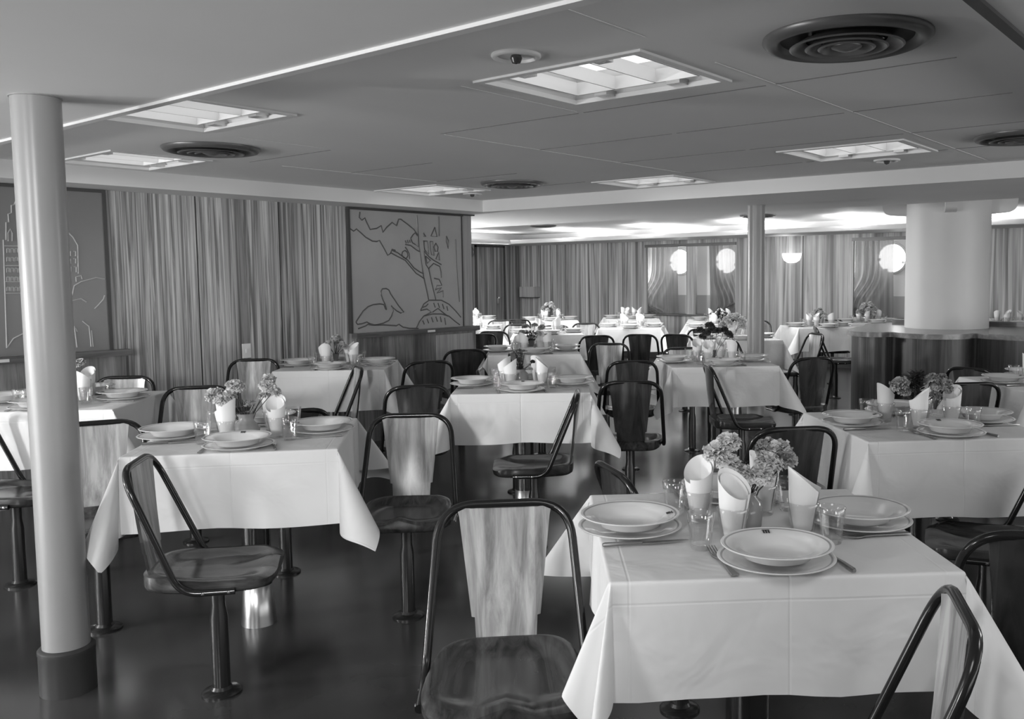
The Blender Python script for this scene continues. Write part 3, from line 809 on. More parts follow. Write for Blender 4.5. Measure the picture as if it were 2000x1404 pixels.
# ---------------------------------------------------------------- swivel chair
def make_chair(label):
    t_ = thing('swivel_chair', label, 'chair')
    # saddle seat
    NR, NA = 14, 72
    def outline(an):
        ca, sa = math.cos(an), math.sin(an)
        x = 0.208 * math.copysign(abs(ca) ** (2 / 4.6), ca)
        y = math.copysign(abs(sa) ** (2 / 4.6), sa)
        wd = 0.198 - 0.030 * smoothstep((0.06 - x) / 0.26)
        return x, y * wd
    def top(x, y, s_):
        z = 0.460
        dish = 0.017 * (1 - smoothstep((s_ - 0.62) / 0.30))
        z -= dish * (1.0 if x < 0.1 else max(0.0, 1 - (x - 0.1) / 0.12))
        z += 0.012 * smoothstep((s_ - 0.55) / 0.35) * smoothstep((-x - 0.02) / 0.12)
        fr = smoothstep((x - 0.03) / 0.12)
        z += fr * (0.013 * math.exp(-(y / 0.028) ** 2) - 0.010 * (1 - math.exp(-(y / 0.05) ** 2)) * smoothstep((x - 0.12) / 0.08))
        if s_ > 0.94: z -= 0.006 * ((s_ - 0.94) / 0.06) ** 2
        return z
    vs = [(0, 0, top(0, 0, 0))]; fs = []
    for i in range(1, NR + 1):
        s_ = i / NR
        for k in range(NA):
            x, y = outline(2 * math.pi * k / NA)
            vs.append((x * s_, y * s_, top(x * s_, y * s_, s_)))
    for k in range(NA): fs.append((0, 1 + k, 1 + (k + 1) % NA))
    for i in range(NR - 1):
        for k in range(NA):
            k2 = (k + 1) % NA
            fs.append((1 + i * NA + k, 1 + (i + 1) * NA + k, 1 + (i + 1) * NA + k2, 1 + i * NA + k2))
    base = len(vs)
    for sc_, z in ((1.0, 0.431), (0.985, 0.420), (0.93, 0.412)):
        for k in range(NA):
            x, y = outline(2 * math.pi * k / NA); vs.append((x * sc_, y * sc_, z))
    rows = [1 + (NR - 1) * NA, base, base + NA, base + 2 * NA]
    for a, b2 in zip(rows, rows[1:]):
        for k in range(NA):
            k2 = (k + 1) % NA; fs.append((a + k, b2 + k, b2 + k2, a + k2))
    fs.append(tuple(base + 2 * NA + k for k in reversed(range(NA))))
    MB().add(vs, fs).build('seat', 'chair_seat', t_, smooth=50)
    # veneer back panel
    def px(z, y): return -0.198 - 0.040 * ((z - 0.41) / 0.41) - 0.018 * (1 - (y / 0.12) ** 2) * smoothstep((z - 0.39) / 0.3) + 0.012
    zs = [0.412, 0.44, 0.47, 0.524, 0.526, 0.55, 0.60, 0.65, 0.70, 0.75, 0.79, 0.818]
    def half(z):
        if z < 0.525: return 0.076 + (z - 0.39) * 0.05
        return 0.091 + (z - 0.525) * (0.123 - 0.091) / 0.295
    fr, bk = [], []
    for z in zs:
        a, b2 = [], []
        for j in range(13):
            y = half(z) * (j / 6 - 1)
            zz = z - (smoothstep((abs(y) - 0.07) / 0.08) * 0.020 if z > 0.8 else 0)
            a.append((px(zz, y) + 0.005, y, zz)); b2.append((px(zz, y) - 0.005, y, zz))
        fr.append(a); bk.append(b2)
    m_ = MB(); nc = 13; nr = len(zs)
    vs = [p for r_ in fr for p in r_] + [p for r_ in bk for p in r_]; o_ = nr * nc; fs = []; mi_ = []
    for i in range(nr - 1):
        for j in range(nc - 1):
            q = (i * nc + j, i * nc + j + 1, (i + 1) * nc + j + 1, (i + 1) * nc + j)
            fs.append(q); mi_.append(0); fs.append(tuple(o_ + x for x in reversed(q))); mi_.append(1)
    for i in range(nr - 1):
        for j in (0, nc - 1):
            fs.append((i * nc + j, (i + 1) * nc + j, o_ + (i + 1) * nc + j, o_ + i * nc + j))
    for i in (0, nr - 1):
        for j in range(nc - 1): fs.append((i * nc + j, i * nc + j + 1, o_ + i * nc + j + 1, o_ + i * nc + j))
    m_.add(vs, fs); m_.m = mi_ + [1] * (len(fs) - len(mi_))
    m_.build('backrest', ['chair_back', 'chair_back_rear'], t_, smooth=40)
    # bent tube frame
    A, B_, C_ = (0.095, 0.201, 0.421), (-0.070, 0.203, 0.421), (-0.236, 0.172, 0.818)
    mir = lambda p: (p[0], -p[1], p[2])
    path = fillet([A, B_, C_, mir(C_), mir(B_), mir(A)], [0.09, 0.105, 0.105, 0.09], 9)
    fo = MB().tube(path, 0.0115, 10).build('tube_frame', 'black_enamel', t_, smooth=60)
    for s_ in (1, -1):
        for x in (0.078, 0.0):
            bb = MB(); bb.lathe([(0.0055, 0), (0.005, 0.002), (0.0, 0.003)], 10, cap0=False)
            bb.v = [(x + a, s_ * (0.2115 + c_) , 0.421 + b2) for a, b2, c_ in bb.v]
            bb.build('bolt', 'steel', fo)
    MB().lathe([(0.075, 0.402), (0.075, 0.413)], 24).build('seat_plate', 'pole_black', t_)
    MB().lathe([(0.0225, 0.405), (0.0225, 0.31), (0.029, 0.272), (0.0295, 0.01)], 24, cap0=False, cap1=False).build('pole', 'pole_black', t_, smooth=50)
    MB().lathe([(0.066, 0.0), (0.066, 0.006), (0.060, 0.011), (0.036, 0.016), (0.030, 0.026)], 32, cap1=False).build('floor_flange', 'pole_black', t_, smooth=35)
    return t_

CH = [  # u, v, turn, 'r' relative to the sight line from the camera or 'a' absolute, label
 (1.565, 1.495, 223, 'a', 'foreground swivel chair turned to the camera, left of the nearest table'),
 (1.55, 0.66, 93, 'r', 'swivel chair cut off in the bottom right corner, before the nearest table'),
 (2.44, 0.55, 18, 'r', 'swivel chair at the right edge, its dark back against the nearest table'),
 (2.44, 1.55, -66, 'r', 'swivel chair seen edge-on behind the far left corner of the nearest table'),
 (1.61, 2.89, -102, 'r', 'swivel chair turned sideways, right of the thick pillar, its whole pole showing'),
 (2.463, 2.914, 172, 'r', 'swivel chair with a brightly lit back, in the aisle left of the foreground chair'),
 (1.635, 3.816, 178, 'r', 'swivel chair standing directly behind the thick pillar'),
 (2.493, 3.837, 12, 'r', 'swivel chair half hidden behind the pale bouquet on the left table'),
 (1.65, 4.705, -122, 'r', 'swivel chair at the far left edge, facing right behind the pillar'),
 (2.51, 4.705, 170, 'r', 'swivel chair with pale back between the two left tables'),
 (2.51, 5.625, 158, 'r', 'swivel chair peeping over plates behind the pillar, by the wall'),
 (3.67, 6.02, 172, 'r', 'swivel chair with pale back against the veneer wall under the switch plate'),
 (3.67, 5.14, 97, 'r', 'swivel chair seen in profile before the mural-side table'),
 (4.53, 5.14, 14, 'r', 'swivel chair with its back to us, right of the mural-side table'),
 (3.514, 3.132, 87, 'r', 'swivel chair in profile facing left before the central table'),
 (3.514, 4.05, 4, 'r', 'swivel chair with its back to us at the left of the central table'),
 (4.376, 3.13, 2, 'r', 'large dark-backed swivel chair at the right of the central table'),
 (4.376, 4.05, -95, 'r', 'swivel chair tucked behind the central table'),
 (5.42, 5.66, 12, 'r', 'dark-backed swivel chair just right of the pelican wainscot'),
 (5.42, 4.74, -97, 'r', 'swivel chair peeping behind the bouquet on the central table'),
 (6.28, 4.74, 172, 'r', 'swivel chair facing us behind the two dark-backed aisle chairs'),
 (5.387, 3.844, 4, 'r', 'dark-backed swivel chair left of the dark-flowered table, second in the row'),
 (5.39, 2.925, -77, 'r', 'swivel chair in profile before the dark-flowered table'),
 (6.25, 2.925, 30, 'r', 'dark-backed swivel chair between the dark-flowered table and the counter'),
 (6.252, 3.846, 202, 'r', 'swivel chair facing us behind the dark-flowered table, over its napkin'),
 (3.42, 1.70, 20, 'r', 'dark-backed swivel chair behind the nearest bouquet'),
 (3.44, 0.86, 92, 'r', 'swivel chair in profile at the right edge, before the second right-hand table'),
 (5.31, 1.54, 28, 'r', 'dark-backed swivel chair right of the two-puff bouquet'),
 (6.17, 1.54, -30, 'r', 'swivel chair whose top rail shows against the wavy counter'),
 (7.62, 3.95, -80, 'r', 'far swivel chair just left of the slim column'),
 (8.50, 4.0, 118, 'r', 'far swivel chair with lit back turned to us, right of the slim column'),
 (9.90, 4.16, -82, 'r', 'far swivel chair in profile beside the left end of the counter'),
 (7.45, 5.78, 8, 'r', 'far dark swivel chair, left one of the pair behind the aisle'),
 (7.86, 5.45, -6, 'r', 'far dark swivel chair, right one of the pair behind the aisle'),
 (8.08, 5.06, -22, 'r', 'far swivel chair whose top shows left of the dark flowers'),
 (9.06, 5.42, 0, 'r', 'far swivel chair above the dark flowers'),
 (6.97, 7.06, 20, 'r', 'black-backed swivel chair right beside the end post of the mural wall'),
 (9.1, 8.66, 186, 'r', 'far swivel chair with pale back under the veneered door'),
 (8.33, 7.70, 172, 'r', 'far swivel chair with pale back overlapping the one under the door'),
 (9.72, 8.93, 0, 'r', 'far dark swivel chair left of the table below the wall box'),
 (8.72, 7.40, 4, 'r', 'far dark swivel chair before the table below the wall box'),
 (7.5, 7.2, -15, 'r', 'far dark swivel chair behind the pale bouquet of the second central table'),
 (9.0, 7.1, 182, 'r', 'far swivel chair with a grey back in the middle distance, left of centre'),
 (10.55, 5.5, 182, 'r', 'far swivel chair with pale back just right of the slim column'),
 (11.2, 4.75, 186, 'r', 'far swivel chair whose pale back shows above the end of the counter'),
]
proto = None
for u, v, an, kind, lb in CH:
    if proto is None: t_ = proto = make_chair(lb)
    else: t_ = copy_tree(proto); t_['label'] = lb
    t_['group'] = 'fixed swivel chairs'
    t_.location = (u, v, 0)
    t_.rotation_euler = (0, 0, R(an) + (math.atan2(v, u) if kind == 'r' else 0))

# ---------------------------------------------------------------- table and cloth
HT, ZTOP = 0.372, 0.786
def make_table(label):
    t_ = thing('dining_table', label, 'table')
    MB().box(-HT, HT, -HT, HT, 0.755, 0.784).build('table_top', 'cap_wood', t_, smooth=0)
    MB().lathe([(0.057, 0.16), (0.056, 0.45), (0.062, 0.70), (0.15, 0.745), (0.15, 0.756)], 36, cap0=False).build('pedestal', 'pedestal_dark', t_, smooth=50)
    MB().lathe([(0.070, 0.0), (0.067, 0.04), (0.058, 0.165), (0.052, 0.17)], 36, cap1=False).build('pedestal_skirt', 'chrome', t_, smooth=50)
    return t_

def cloth_mesh(over, seed, lobes=None, twist=0.0):
    """square cloth laid on a square top; each corner flap hangs as a developable cone"""
    rnd = random.Random(seed)
    H = HT + 0.003
    oF, oR, oB, oL = over
    mb = MB(); uvs = []
    EPS = 0.014
    def prof(d, hd, n):   # bend from horizontal direction hd to hanging direction n
        steps = 6; p = Vector((0, 0, 0)); prev = 0.0
        dd = min(d, EPS)
        for k in range(steps):
            t = (k + 0.5) / steps * dd / EPS
            q = hd.lerp(n, smoothstep(t)); q.normalize(); p += q * (dd / steps)
        if d > EPS: p += n * (d - EPS)
        return p
    ds = lambda o_: [0, 0.004, 0.008, 0.012, 0.016, 0.03] + [0.03 + (o_ - 0.03) * k / 9 for k in range(1, 10)]
    def put_grid(P, Q):
        nr, nc = len(P), len(P[0]); b0 = len(mb.v)
        mb.grid(P); uvs.extend(q for r_ in Q for q in r_)
    NG = 14
    ax = [-H + 2 * H * i / NG for i in range(NG + 1)]
    put_grid([[(x, y, ZTOP + 0.0015 * math.sin(7 * x + seed) * math.sin(6 * y + 2 * seed)) if abs(x) < H * .99 and abs(y) < H * .99 else (x, y, ZTOP) for x in ax] for y in ax],
             [[(x, y) for x in ax] for y in ax])
    dn = Vector((0, 0, -1))
    for side in range(4):
        o_ = (oF, oR, oB, oL)[side]
        nrm = Vector(((0, -1, 0), (1, 0, 0), (0, 1, 0), (-1, 0, 0))[side]); alg = Vector(((1, 0, 0), (0, 1, 0), (1, 0, 0), (0, 1, 0))[side])
        p1, p2, a1 = rnd.uniform(0, 6), rnd.uniform(0, 6), rnd.uniform(0.004, 0.010)
        P, Q = [], []
        for d in ds(o_):
            r_, q_ = [], []
            for a in ax:
                wv = (1 - (a / H) ** 2) * min(1.0, d / o_) * (a1 * math.sin(5.2 * a / H + p1) + a1 * 0.7 * math.sin(9.5 * a / H + p2) + 0.006)
                oo = d * (1 + 0.025 * math.sin(3.0 * a / H + p2) * (1 - (a / H) ** 2))
                c0 = nrm * H + alg * a + Vector((0, 0, ZTOP))
                p = c0 + prof(oo, nrm, dn) + nrm * wv
                r_.append(tuple(p)); q = nrm * (H + d) + alg * a; q_.append((q.x, q.y))
            P.append(r_); Q.append(q_)
        put_grid(P, Q)
    NTH = 48
    for ci, (sx_, sy_, ox, oy) in enumerate(((-1, -1, oL, oF), (1, -1, oR, oF), (1, 1, oR, oB), (-1, 1, oL, oB))):
        ex, ey = Vector((sx_, 0, 0)), Vector((0, sy_, 0))
        # closed loop of hanging directions about 'down' whose length is a quarter turn
        k1, k2 = rnd.uniform(0.8, 1.25), rnd.uniform(0.8, 1.25)
        bez = [((0, 0), (k1, 0.0), (0.0, k2), (0, 0))]
        if lobes and ci in lobes: bez = lobes[ci]
        pts = []
        for b0, b1, b2, b3 in bez:
            for i in range(61):
                t = i / 60
                pts.append(tuple((1 - t) ** 3 * b0[j] + 3 * t * (1 - t) ** 2 * b1[j] + 3 * t * t * (1 - t) * b2[j] + t ** 3 * b3[j] for j in (0, 1)))
        def direc(p, k):
            al = math.hypot(*p) * k
            if al < 1e-6: return dn.copy()
            hv = (ex * p[0] + ey * p[1]).normalized()
            return dn * math.cos(al) + hv * math.sin(al)
        lo, hi = 0.2, 4.0
        for _ in range(40):
            k = (lo + hi) / 2
            D = [direc(p, k) for p in pts]
            L_ = sum((D[i + 1] - D[i]).length for i in range(len(D) - 1))
            if L_ > math.pi / 2: hi = k
            else: lo = k
        cum = [0.0]
        for i in range(len(D) - 1): cum.append(cum[-1] + (D[i + 1] - D[i]).length)
        def at(s_):
            s_ *= cum[-1]
            for i in range(len(cum) - 1):
                if cum[i + 1] >= s_:
                    f_ = (s_ - cum[i]) / max(1e-9, cum[i + 1] - cum[i]); return (D[i].lerp(D[i + 1], f_)).normalized()
            return D[-1].copy()
        P, Q = [], []
        c0 = ex * H + ey * H + Vector((0, 0, ZTOP))
        for j in range(NTH + 1):
            th = math.pi / 2 * j / NTH      # 0 : hangs over the ey face
            n_ = at(j / NTH)
            hd = ex * math.sin(th) + ey * math.cos(th)
            Rm = min(ox / max(1e-6, math.sin(th)), oy / max(1e-6, math.cos(th)))
            r_, q_ = [], []
            for kk in range(15):
                f_ = ds(1.0)[kk] if False else None
                dlist = ds(oy); base_d = dlist[kk] if kk < 6 else 0.03 + (Rm - 0.03) * (kk - 5) / 9
                p = c0 + prof(base_d, hd, n_); r_.append(tuple(p))
                q = ex * (H + base_d * math.sin(th)) + ey * (H + base_d * math.cos(th)); q_.append((q.x, q.y))
            P.append(r_); Q.append(q_)
        put_grid(P, Q)
    mb.uv = uvs
    return mb.mesh('tablecloth', 'cloth', smooth=75, weld=0.0012)

# ---------------------------------------------------------------- tableware prototypes
def lathe_mesh(name, prof, mats, n=40, smooth=50, mi=None, caps=(True, True)):
    return MB().lathe(prof, n, cap0=caps[0], cap1=caps[1]).mesh(name, mats, smooth)
def dish_mesh(name, segs, n=64):
    mb = MB()
    for prof, mi in segs: mb.lathe(prof, n, mi=mi, cap0=False, cap1=False)
    return mb.mesh(name, ['porcelain', 'porcelain_band'], 50, weld=0.0002)
SOUP = dish_mesh('soup_plate', [([(0.0, 0.004), (0.055, 0.004), (0.072, 0.010), (0.082, 0.026), (0.112, 0.0335)], 0), ([(0.112, 0.0335), (0.1165, 0.0345)], 1),
    ([(0.1165, 0.0345), (0.122, 0.0358), (0.1235, 0.0345), (0.122, 0.0325), (0.084, 0.0235), (0.074, 0.006), (0.058, 0.0), (0.0, 0.0)], 0)])
DINNER = dish_mesh('dinner_plate', [([(0.0, 0.004), (0.078, 0.004), (0.090, 0.010), (0.118, 0.0165)], 0), ([(0.118, 0.0165), (0.1225, 0.0175)], 1),
    ([(0.1225, 0.0175), (0.128, 0.0188), (0.1298, 0.0175), (0.128, 0.0155), (0.092, 0.0075), (0.080, 0.0), (0.0, 0.0)], 0)])
def tumbler(name, r0, r1, h, facets):
    mb = MB(); n = facets * 6; vs = []; fs = []
    prof = [(0.0, 0.0), (r0 * 0.9, 0.0), (r0, 0.004), (r0 + (r1 - r0) * 0.62, h * 0.62), (r0 + (r1 - r0) * 0.72, h * 0.72), (r1, h - 0.002), (r1 - 0.0012, h), (r1 - 0.003, h - 0.002), (r0 + (r1 - r0) * 0.6 - 0.003, h * 0.6), (r0 - 0.004, 0.012), (0.0, 0.010)]
    for i, (r_, z) in enumerate(prof):
        for k in range(n):
            t = 2 * math.pi * k / n
            rr_ = r_
            if i in (2, 3): rr_ = r_ * (1 - 0.055 * abs(math.sin(facets * t / 2)) ** 0.7)
            vs.append((rr_ * math.cos(t), rr_ * math.sin(t), z))
    for i in range(len(prof) - 1):
        for k in range(n):
            k2 = (k + 1) % n; fs.append((i * n + k, i * n + k2, (i + 1) * n + k2, (i + 1) * n + k))
    mb.add(vs, fs); return mb.mesh(name, 'glass', 60, weld=0.00005)
GLASS_S = tumbler('tumbler', 0.025, 0.0325, 0.088, 9)
GLASS_N = tumbler('napkin_tumbler', 0.028, 0.0395, 0.082, 10)
def napkin_mesh(seed):
    rnd = random.Random(seed); rows = []
    NT, NZ = 84, 12
    tot = 1.55 * 2 * math.pi
    ph = rnd.uniform(-0.3, 0.3)
    for i in range(NT + 1):
        t = i / NT * tot; turn = t / tot
        lay = 1.0 - 0.16 * turn
        hi = 0.104 + 0.058 * (0.5 + 0.5 * math.cos(t - math.pi + ph)) ** 1.2 - 0.018 * turn
        row = []
        for j in range(NZ + 1):
            f_ = j / NZ; z = 0.013 + f_ * hi
            r_ = (0.021 + 0.0155 * min(1.0, z / 0.085) + 0.009 * max(0, (z - 0.085) / 0.08)) * lay
            lean = -0.006 * max(0, z - 0.08) / 0.08
            row.append((r_ * math.cos(t) + lean * math.cos(math.pi - ph), r_ * 0.97 * math.sin(t), z))
        rows.append(row)
    mb = MB().grid(rows)
    me = mb.mesh('napkin', 'napkin', 75)
    return me
NAPKINS = [napkin_mesh(k) for k in range(4)]
def knife(par):
    h = MB(); h.tube([(0, -0.095, 0.006), (0, -0.09, 0.006), (0, -0.04, 0.006), (0, 0.0, 0.005)], [0.004, 0.0055, 0.005, 0.004], 8); h.build('handle', 'cutlery_handle', par)
    MB().prism([(-0.004, 0.0), (0.006, 0.0), (0.009, 0.03), (0.008, 0.08), (0.001, 0.115), (-0.005, 0.10), (-0.006, 0.04)], 0.004, 0.0055).build('blade', 'cutlery_steel', par, smooth=0)
def fork(par):
    h = MB(); h.prism([(-0.0085, -0.095), (0.0085, -0.095), (0.008, -0.085), (0.003, -0.01), (0.0035, 0.02), (0.010, 0.035), (0.0115, 0.05), (-0.0115, 0.05), (-0.010, 0.035), (-0.0035, 0.02), (-0.003, -0.01), (-0.008, -0.085)], 0.003, 0.006)
    h.build('handle', 'cutlery_steel', par, smooth=0)
    for k in range(4):
        x = -0.0098 + 0.0065 * k
        MB().tube([(x, 0.049, 0.0045), (x, 0.065, 0.006), (x * 0.95, 0.094, 0.012)], [0.0018, 0.0016, 0.001], 6).build('tine', 'cutlery_steel', par)
def vase(kind, par):
    if kind == 'jug':
        MB().lathe([(0.040, 0.0), (0.050, 0.01), (0.052, 0.03), (0.040, 0.05), (0.029, 0.062), (0.031, 0.088), (0.034, 0.092), (0.030, 0.09), (0.025, 0.06), (0.0, 0.02)], 36).build('body', 'vase_glaze', par, smooth=60)
    elif kind == 'glass':
        MB().lathe([(0.020, 0.0), (0.024, 0.01), (0.016, 0.04), (0.024, 0.085), (0.022, 0.086), (0.014, 0.04), (0.0, 0.012)], 24).build('body', 'vase_dark', par, smooth=60)
    else:
        MB().lathe([(0.040, 0.0), (0.046, 0.01), (0.049, 0.045), (0.045, 0.072), (0.033, 0.084), (0.031, 0.094), (0.034, 0.097), (0.029, 0.096), (0.028, 0.08), (0.0, 0.02)], 36).build('body', 'vase_glaze', par, smooth=60)

def bloom_mesh(name, matn, r_, seed, n=120):
    rnd = random.Random(seed); mb = MB()
    for i in range(n):
        f_ = (i + 0.5) / n
        ph = math.acos(1 - 1.35 * f_); th = i * 2.39996 + rnd.uniform(-.3, .3)
        d = Vector((math.sin(ph) * math.cos(th), math.sin(ph) * math.sin(th), math.cos(ph) * 0.8))
        sd = d.cross(Vector((0, 0, 1))); sd = sd.normalized() if sd.length > 1e-3 else Vector((1, 0, 0))
        u_ = d.cross(sd)
        L_ = r_ * rnd.uniform(0.85, 1.12); wd = r_ * rnd.uniform(0.16, 0.30)
        b0 = d * (r_ * 0.25); tip = d * L_ + u_ * rnd.uniform(-.2, .2) * r_
        md = d * (L_ * 0.72) + u_ * rnd.uniform(-.1, .1) * r_
        mb.add([b0 - sd * wd * 0.3, b0 + sd * wd * 0.3, md - sd * wd, md + sd * wd, tip - sd * wd * 1.0 + u_ * wd * .5, tip + u_ * -wd * .3, tip + sd * wd * 1.0 + u_ * wd * .4],
               [(0, 1, 3, 2), (2, 3, 5), (2, 5, 4), (3, 6, 5)])
    return mb.mesh(name, matn, 80)
BLOOM = {}
for tn in ('light', 'mid', 'dark'):
    BLOOM[tn] = [bloom_mesh('bloom', 'bloom_' + tn, 0.036, 10 + k) for k in range(3)]
def sprig_mesh(seed, n, ln, fine):
    rnd = random.Random(seed); mb = MB()
    for i in range(n):
        t = rnd.uniform(0.25, 1.0); th = rnd.uniform(0, 6.28)
        c_ = Vector((0.012 * math.sin(4 * t + seed) , 0.012 * math.cos(3 * t + seed), t * ln))
        d = Vector((math.cos(th), math.sin(th), rnd.uniform(0.1, 0.9))).normalized()
        sd = d.cross(Vector((0, 0, 1))).normalized()
        L_, wd = (rnd.uniform(0.012, 0.026), 0.0016) if fine else (rnd.uniform(0.025, 0.045), 0.008)
        mb.add([c_, c_ + d * L_ * .5 + sd * wd, c_ + d * L_ + Vector((0, 0, -0.004)), c_ + d * L_ * .5 - sd * wd], [(0, 1, 2, 3)])
    return mb.mesh('leaves', 'leaf', 0)
SPRIGS = {True: [sprig_mesh(k, 90, 0.15, True) for k in range(3)], False: [sprig_mesh(k, 26, 0.15, False) for k in range(3)]}

# ---------------------------------------------------------------- laid tables
protos = {}
def item(kind, label, cat, group, loc, rz, maker=None, mesh=None):
    if kind in protos:
        o = copy_tree(protos[kind]) if mesh is None else put(kind, mesh)
    elif mesh is not None:
        o = put(kind, mesh)
    else:
        o = thing(kind, label, cat); maker(o); protos[kind] = o
    o.location = loc; o.rotation_euler = (0, 0, rz)
    return tag(o, label, cat, group)

def crest(par):
    """small dark badge of three strokes on the rim"""
    mb = MB()
    for x in (-0.006, 0.0, 0.006):
        mb.box(x - 0.0018, x + 0.0018, -0.007, 0.006 - abs(x) * 0.3, 0.0, 0.0006)
    mb.box(-0.009, 0.009, 0.006, 0.0085, 0, 0.0006)
    o = mb.build('crest', 'crest_ink', par, smooth=0)
    o.location = (0.0, 0.098, 0.0318); o.rotation_euler = (R(13), 0, 0)
    return o

PLACE = ('near', 'right', 'far', 'left')
def table_set(name, u, v, deg, over, seed, level, vkind=None, flowers=None, lobes=None, places=(0, 1, 2, 3), cut=True, jit=1.0):
    rnd = random.Random(seed); th = R(deg)
    ca, sa = math.cos(th), math.sin(th)
    W = lambda x, y: (u + x * ca - y * sa, v + x * sa + y * ca)
    if 'dining_table' not in protos:
        o = make_table('x'); protos['dining_table'] = o
    else:
        o = copy_tree(protos['dining_table'])
    o.location = (u, v, 0); o.rotation_euler = (0, 0, th)
    tag(o, 'cloth-covered pedestal table itself, %s' % name, 'table', 'dining tables')
    c_ = put('tablecloth', cloth_mesh(over, seed, lobes)); c_.location = (u, v, 0); c_.rotation_euler = (0, 0, th)
    tag(c_, 'white tablecloth draped over %s' % name, 'tablecloth', 'white tablecloths')
    zt = ZTOP + 0.001
    for k in places:
        q = k * math.pi / 2; cq, sq = math.cos(q), math.sin(q)
        def L(x, y): return W(x * cq - y * sq, x * sq + y * cq)
        j = lambda a: rnd.uniform(-a, a) * jit
        w_ = PLACE[k]
        x, y = j(.012), -0.30 + j(.012)
        if k == 1: y += 0.02
        p = L(x, y)
        o = put('dinner_plate', DINNER); o.location = (*p, zt); o.rotation_euler = (0, 0, th + q)
        tag(o, 'lower white dinner plate, %s side of %s' % (w_, name), 'plate', 'dinner plates')
        p = L(x + j(.004), y + j(.004))
        o = item('soup_plate', 'upper white soup plate, %s side of %s' % (w_, name), 'plate', 'soup plates', (*p, zt + 0.0125), th + q, mesh=SOUP)
        if level > 1: crest(o)
        p = L(0.165 + j(.012), -0.15 + j(.012))
        item('tumbler', 'small clear tumbler, %s side of %s' % (w_, name), 'glass', 'small tumblers', (*p, zt), rnd.uniform(0, 6), mesh=GLASS_S)
        p = L(0.113 + j(.01), -0.07 + j(.012))
        item('napkin_tumbler', 'tumbler holding a napkin, %s side of %s' % (w_, name), 'glass', 'napkin tumblers', (*p, zt), rnd.uniform(0, 6), mesh=GLASS_N)
        item('napkin', 'rolled white napkin, %s side of %s' % (w_, name), 'napkin', 'rolled napkins', (*p, zt), rnd.uniform(0, 6.28), mesh=rnd.choice(NAPKINS))
        if level > 1 and cut:
            p = L(0.128 + j(.01), -0.285 + j(.01))
            item('dinner_knife', 'steel knife, %s side of %s' % (w_, name), 'knife', 'table knives', (*p, zt), th + q + R(9 * jit) + j(.08), knife)
            p = L(-0.120 + j(.01), -0.285 + j(.01))
            item('dinner_fork', 'steel fork, %s side of %s' % (w_, name), 'fork', 'table forks', (*p, zt), th + q + R(5) + j(.08), fork)
    if vkind:
        p = W(-0.017, -0.012)
        o = thing('vase_' + vkind if False else 'vase', 'vase with flowers in the middle of %s' % name, 'vase', (*p, zt), th)
        vase(vkind, o)
        if flowers:
            hv = 0.09
            for i, (dx, dz, dy, sc_, tone) in enumerate(flowers['blooms']):
                f_ = thing('flower', '%s ruffled flower in the vase on %s' % ({'light': 'pale', 'mid': 'grey', 'dark': 'dark'}[tone], name), 'flower', (*p, zt), th, '%s flowers on %s' % (tone, name))
                top = Vector((dx, dy, dz))
                MB().tube([(0.012 * dx / .1, 0.012 * dy / .1, 0.03), (dx * .35, dy * .35, hv + 0.005), tuple(top * 0.97)], 0.0018, 5).build('stem', 'leaf', f_)
                b_ = put('bloom', BLOOM[tone][i % 3], f_); b_.location = top; b_.scale = (sc_, sc_, sc_)
                b_.rotation_euler = (dy * -5, dx * 5, i * 1.3)
            for i in range(flowers.get('sprigs', 0)):
                f_ = thing('leaf_sprig', 'dark leafy sprig in the vase on %s' % name, 'foliage', (*p, zt), rnd.uniform(0, 6), 'leafy sprigs on %s' % name)
                tl = rnd.uniform(0.05, flowers.get('spread', 0.5))
                l_ = put('leaves', rnd.choice(SPRIGS[flowers.get('fine', False)]), f_); l_.location = (0, 0, hv - 0.03); l_.rotation_euler = (0, tl, 0)
                sc_ = flowers.get('ssize', 0.8); l_.scale = (sc_,) * 3
                MB().tube([(0, 0, 0.03), (0, 0, hv - 0.02), (0.12 * sc_ * math.sin(tl), 0, hv - 0.03 + 0.12 * sc_ * math.cos(tl))], 0.0015, 5).build('stem', 'leaf', f_)

def dome(n, rad, z0, z1, sc, tone, seed):
    rnd = random.Random(seed); o = []
    for i in range(n):
        a = i * 2.4 + rnd.uniform(-.3, .3); q = math.sqrt((i + .4) / n)
        o.append((rad * q * math.cos(a), z1 - (z1 - z0) * q * q + rnd.uniform(-.01, .01), rad * q * math.sin(a) * 0.9, sc * rnd.uniform(.85, 1.15), tone if isinstance(tone, str) else rnd.choice(tone)))
    return o

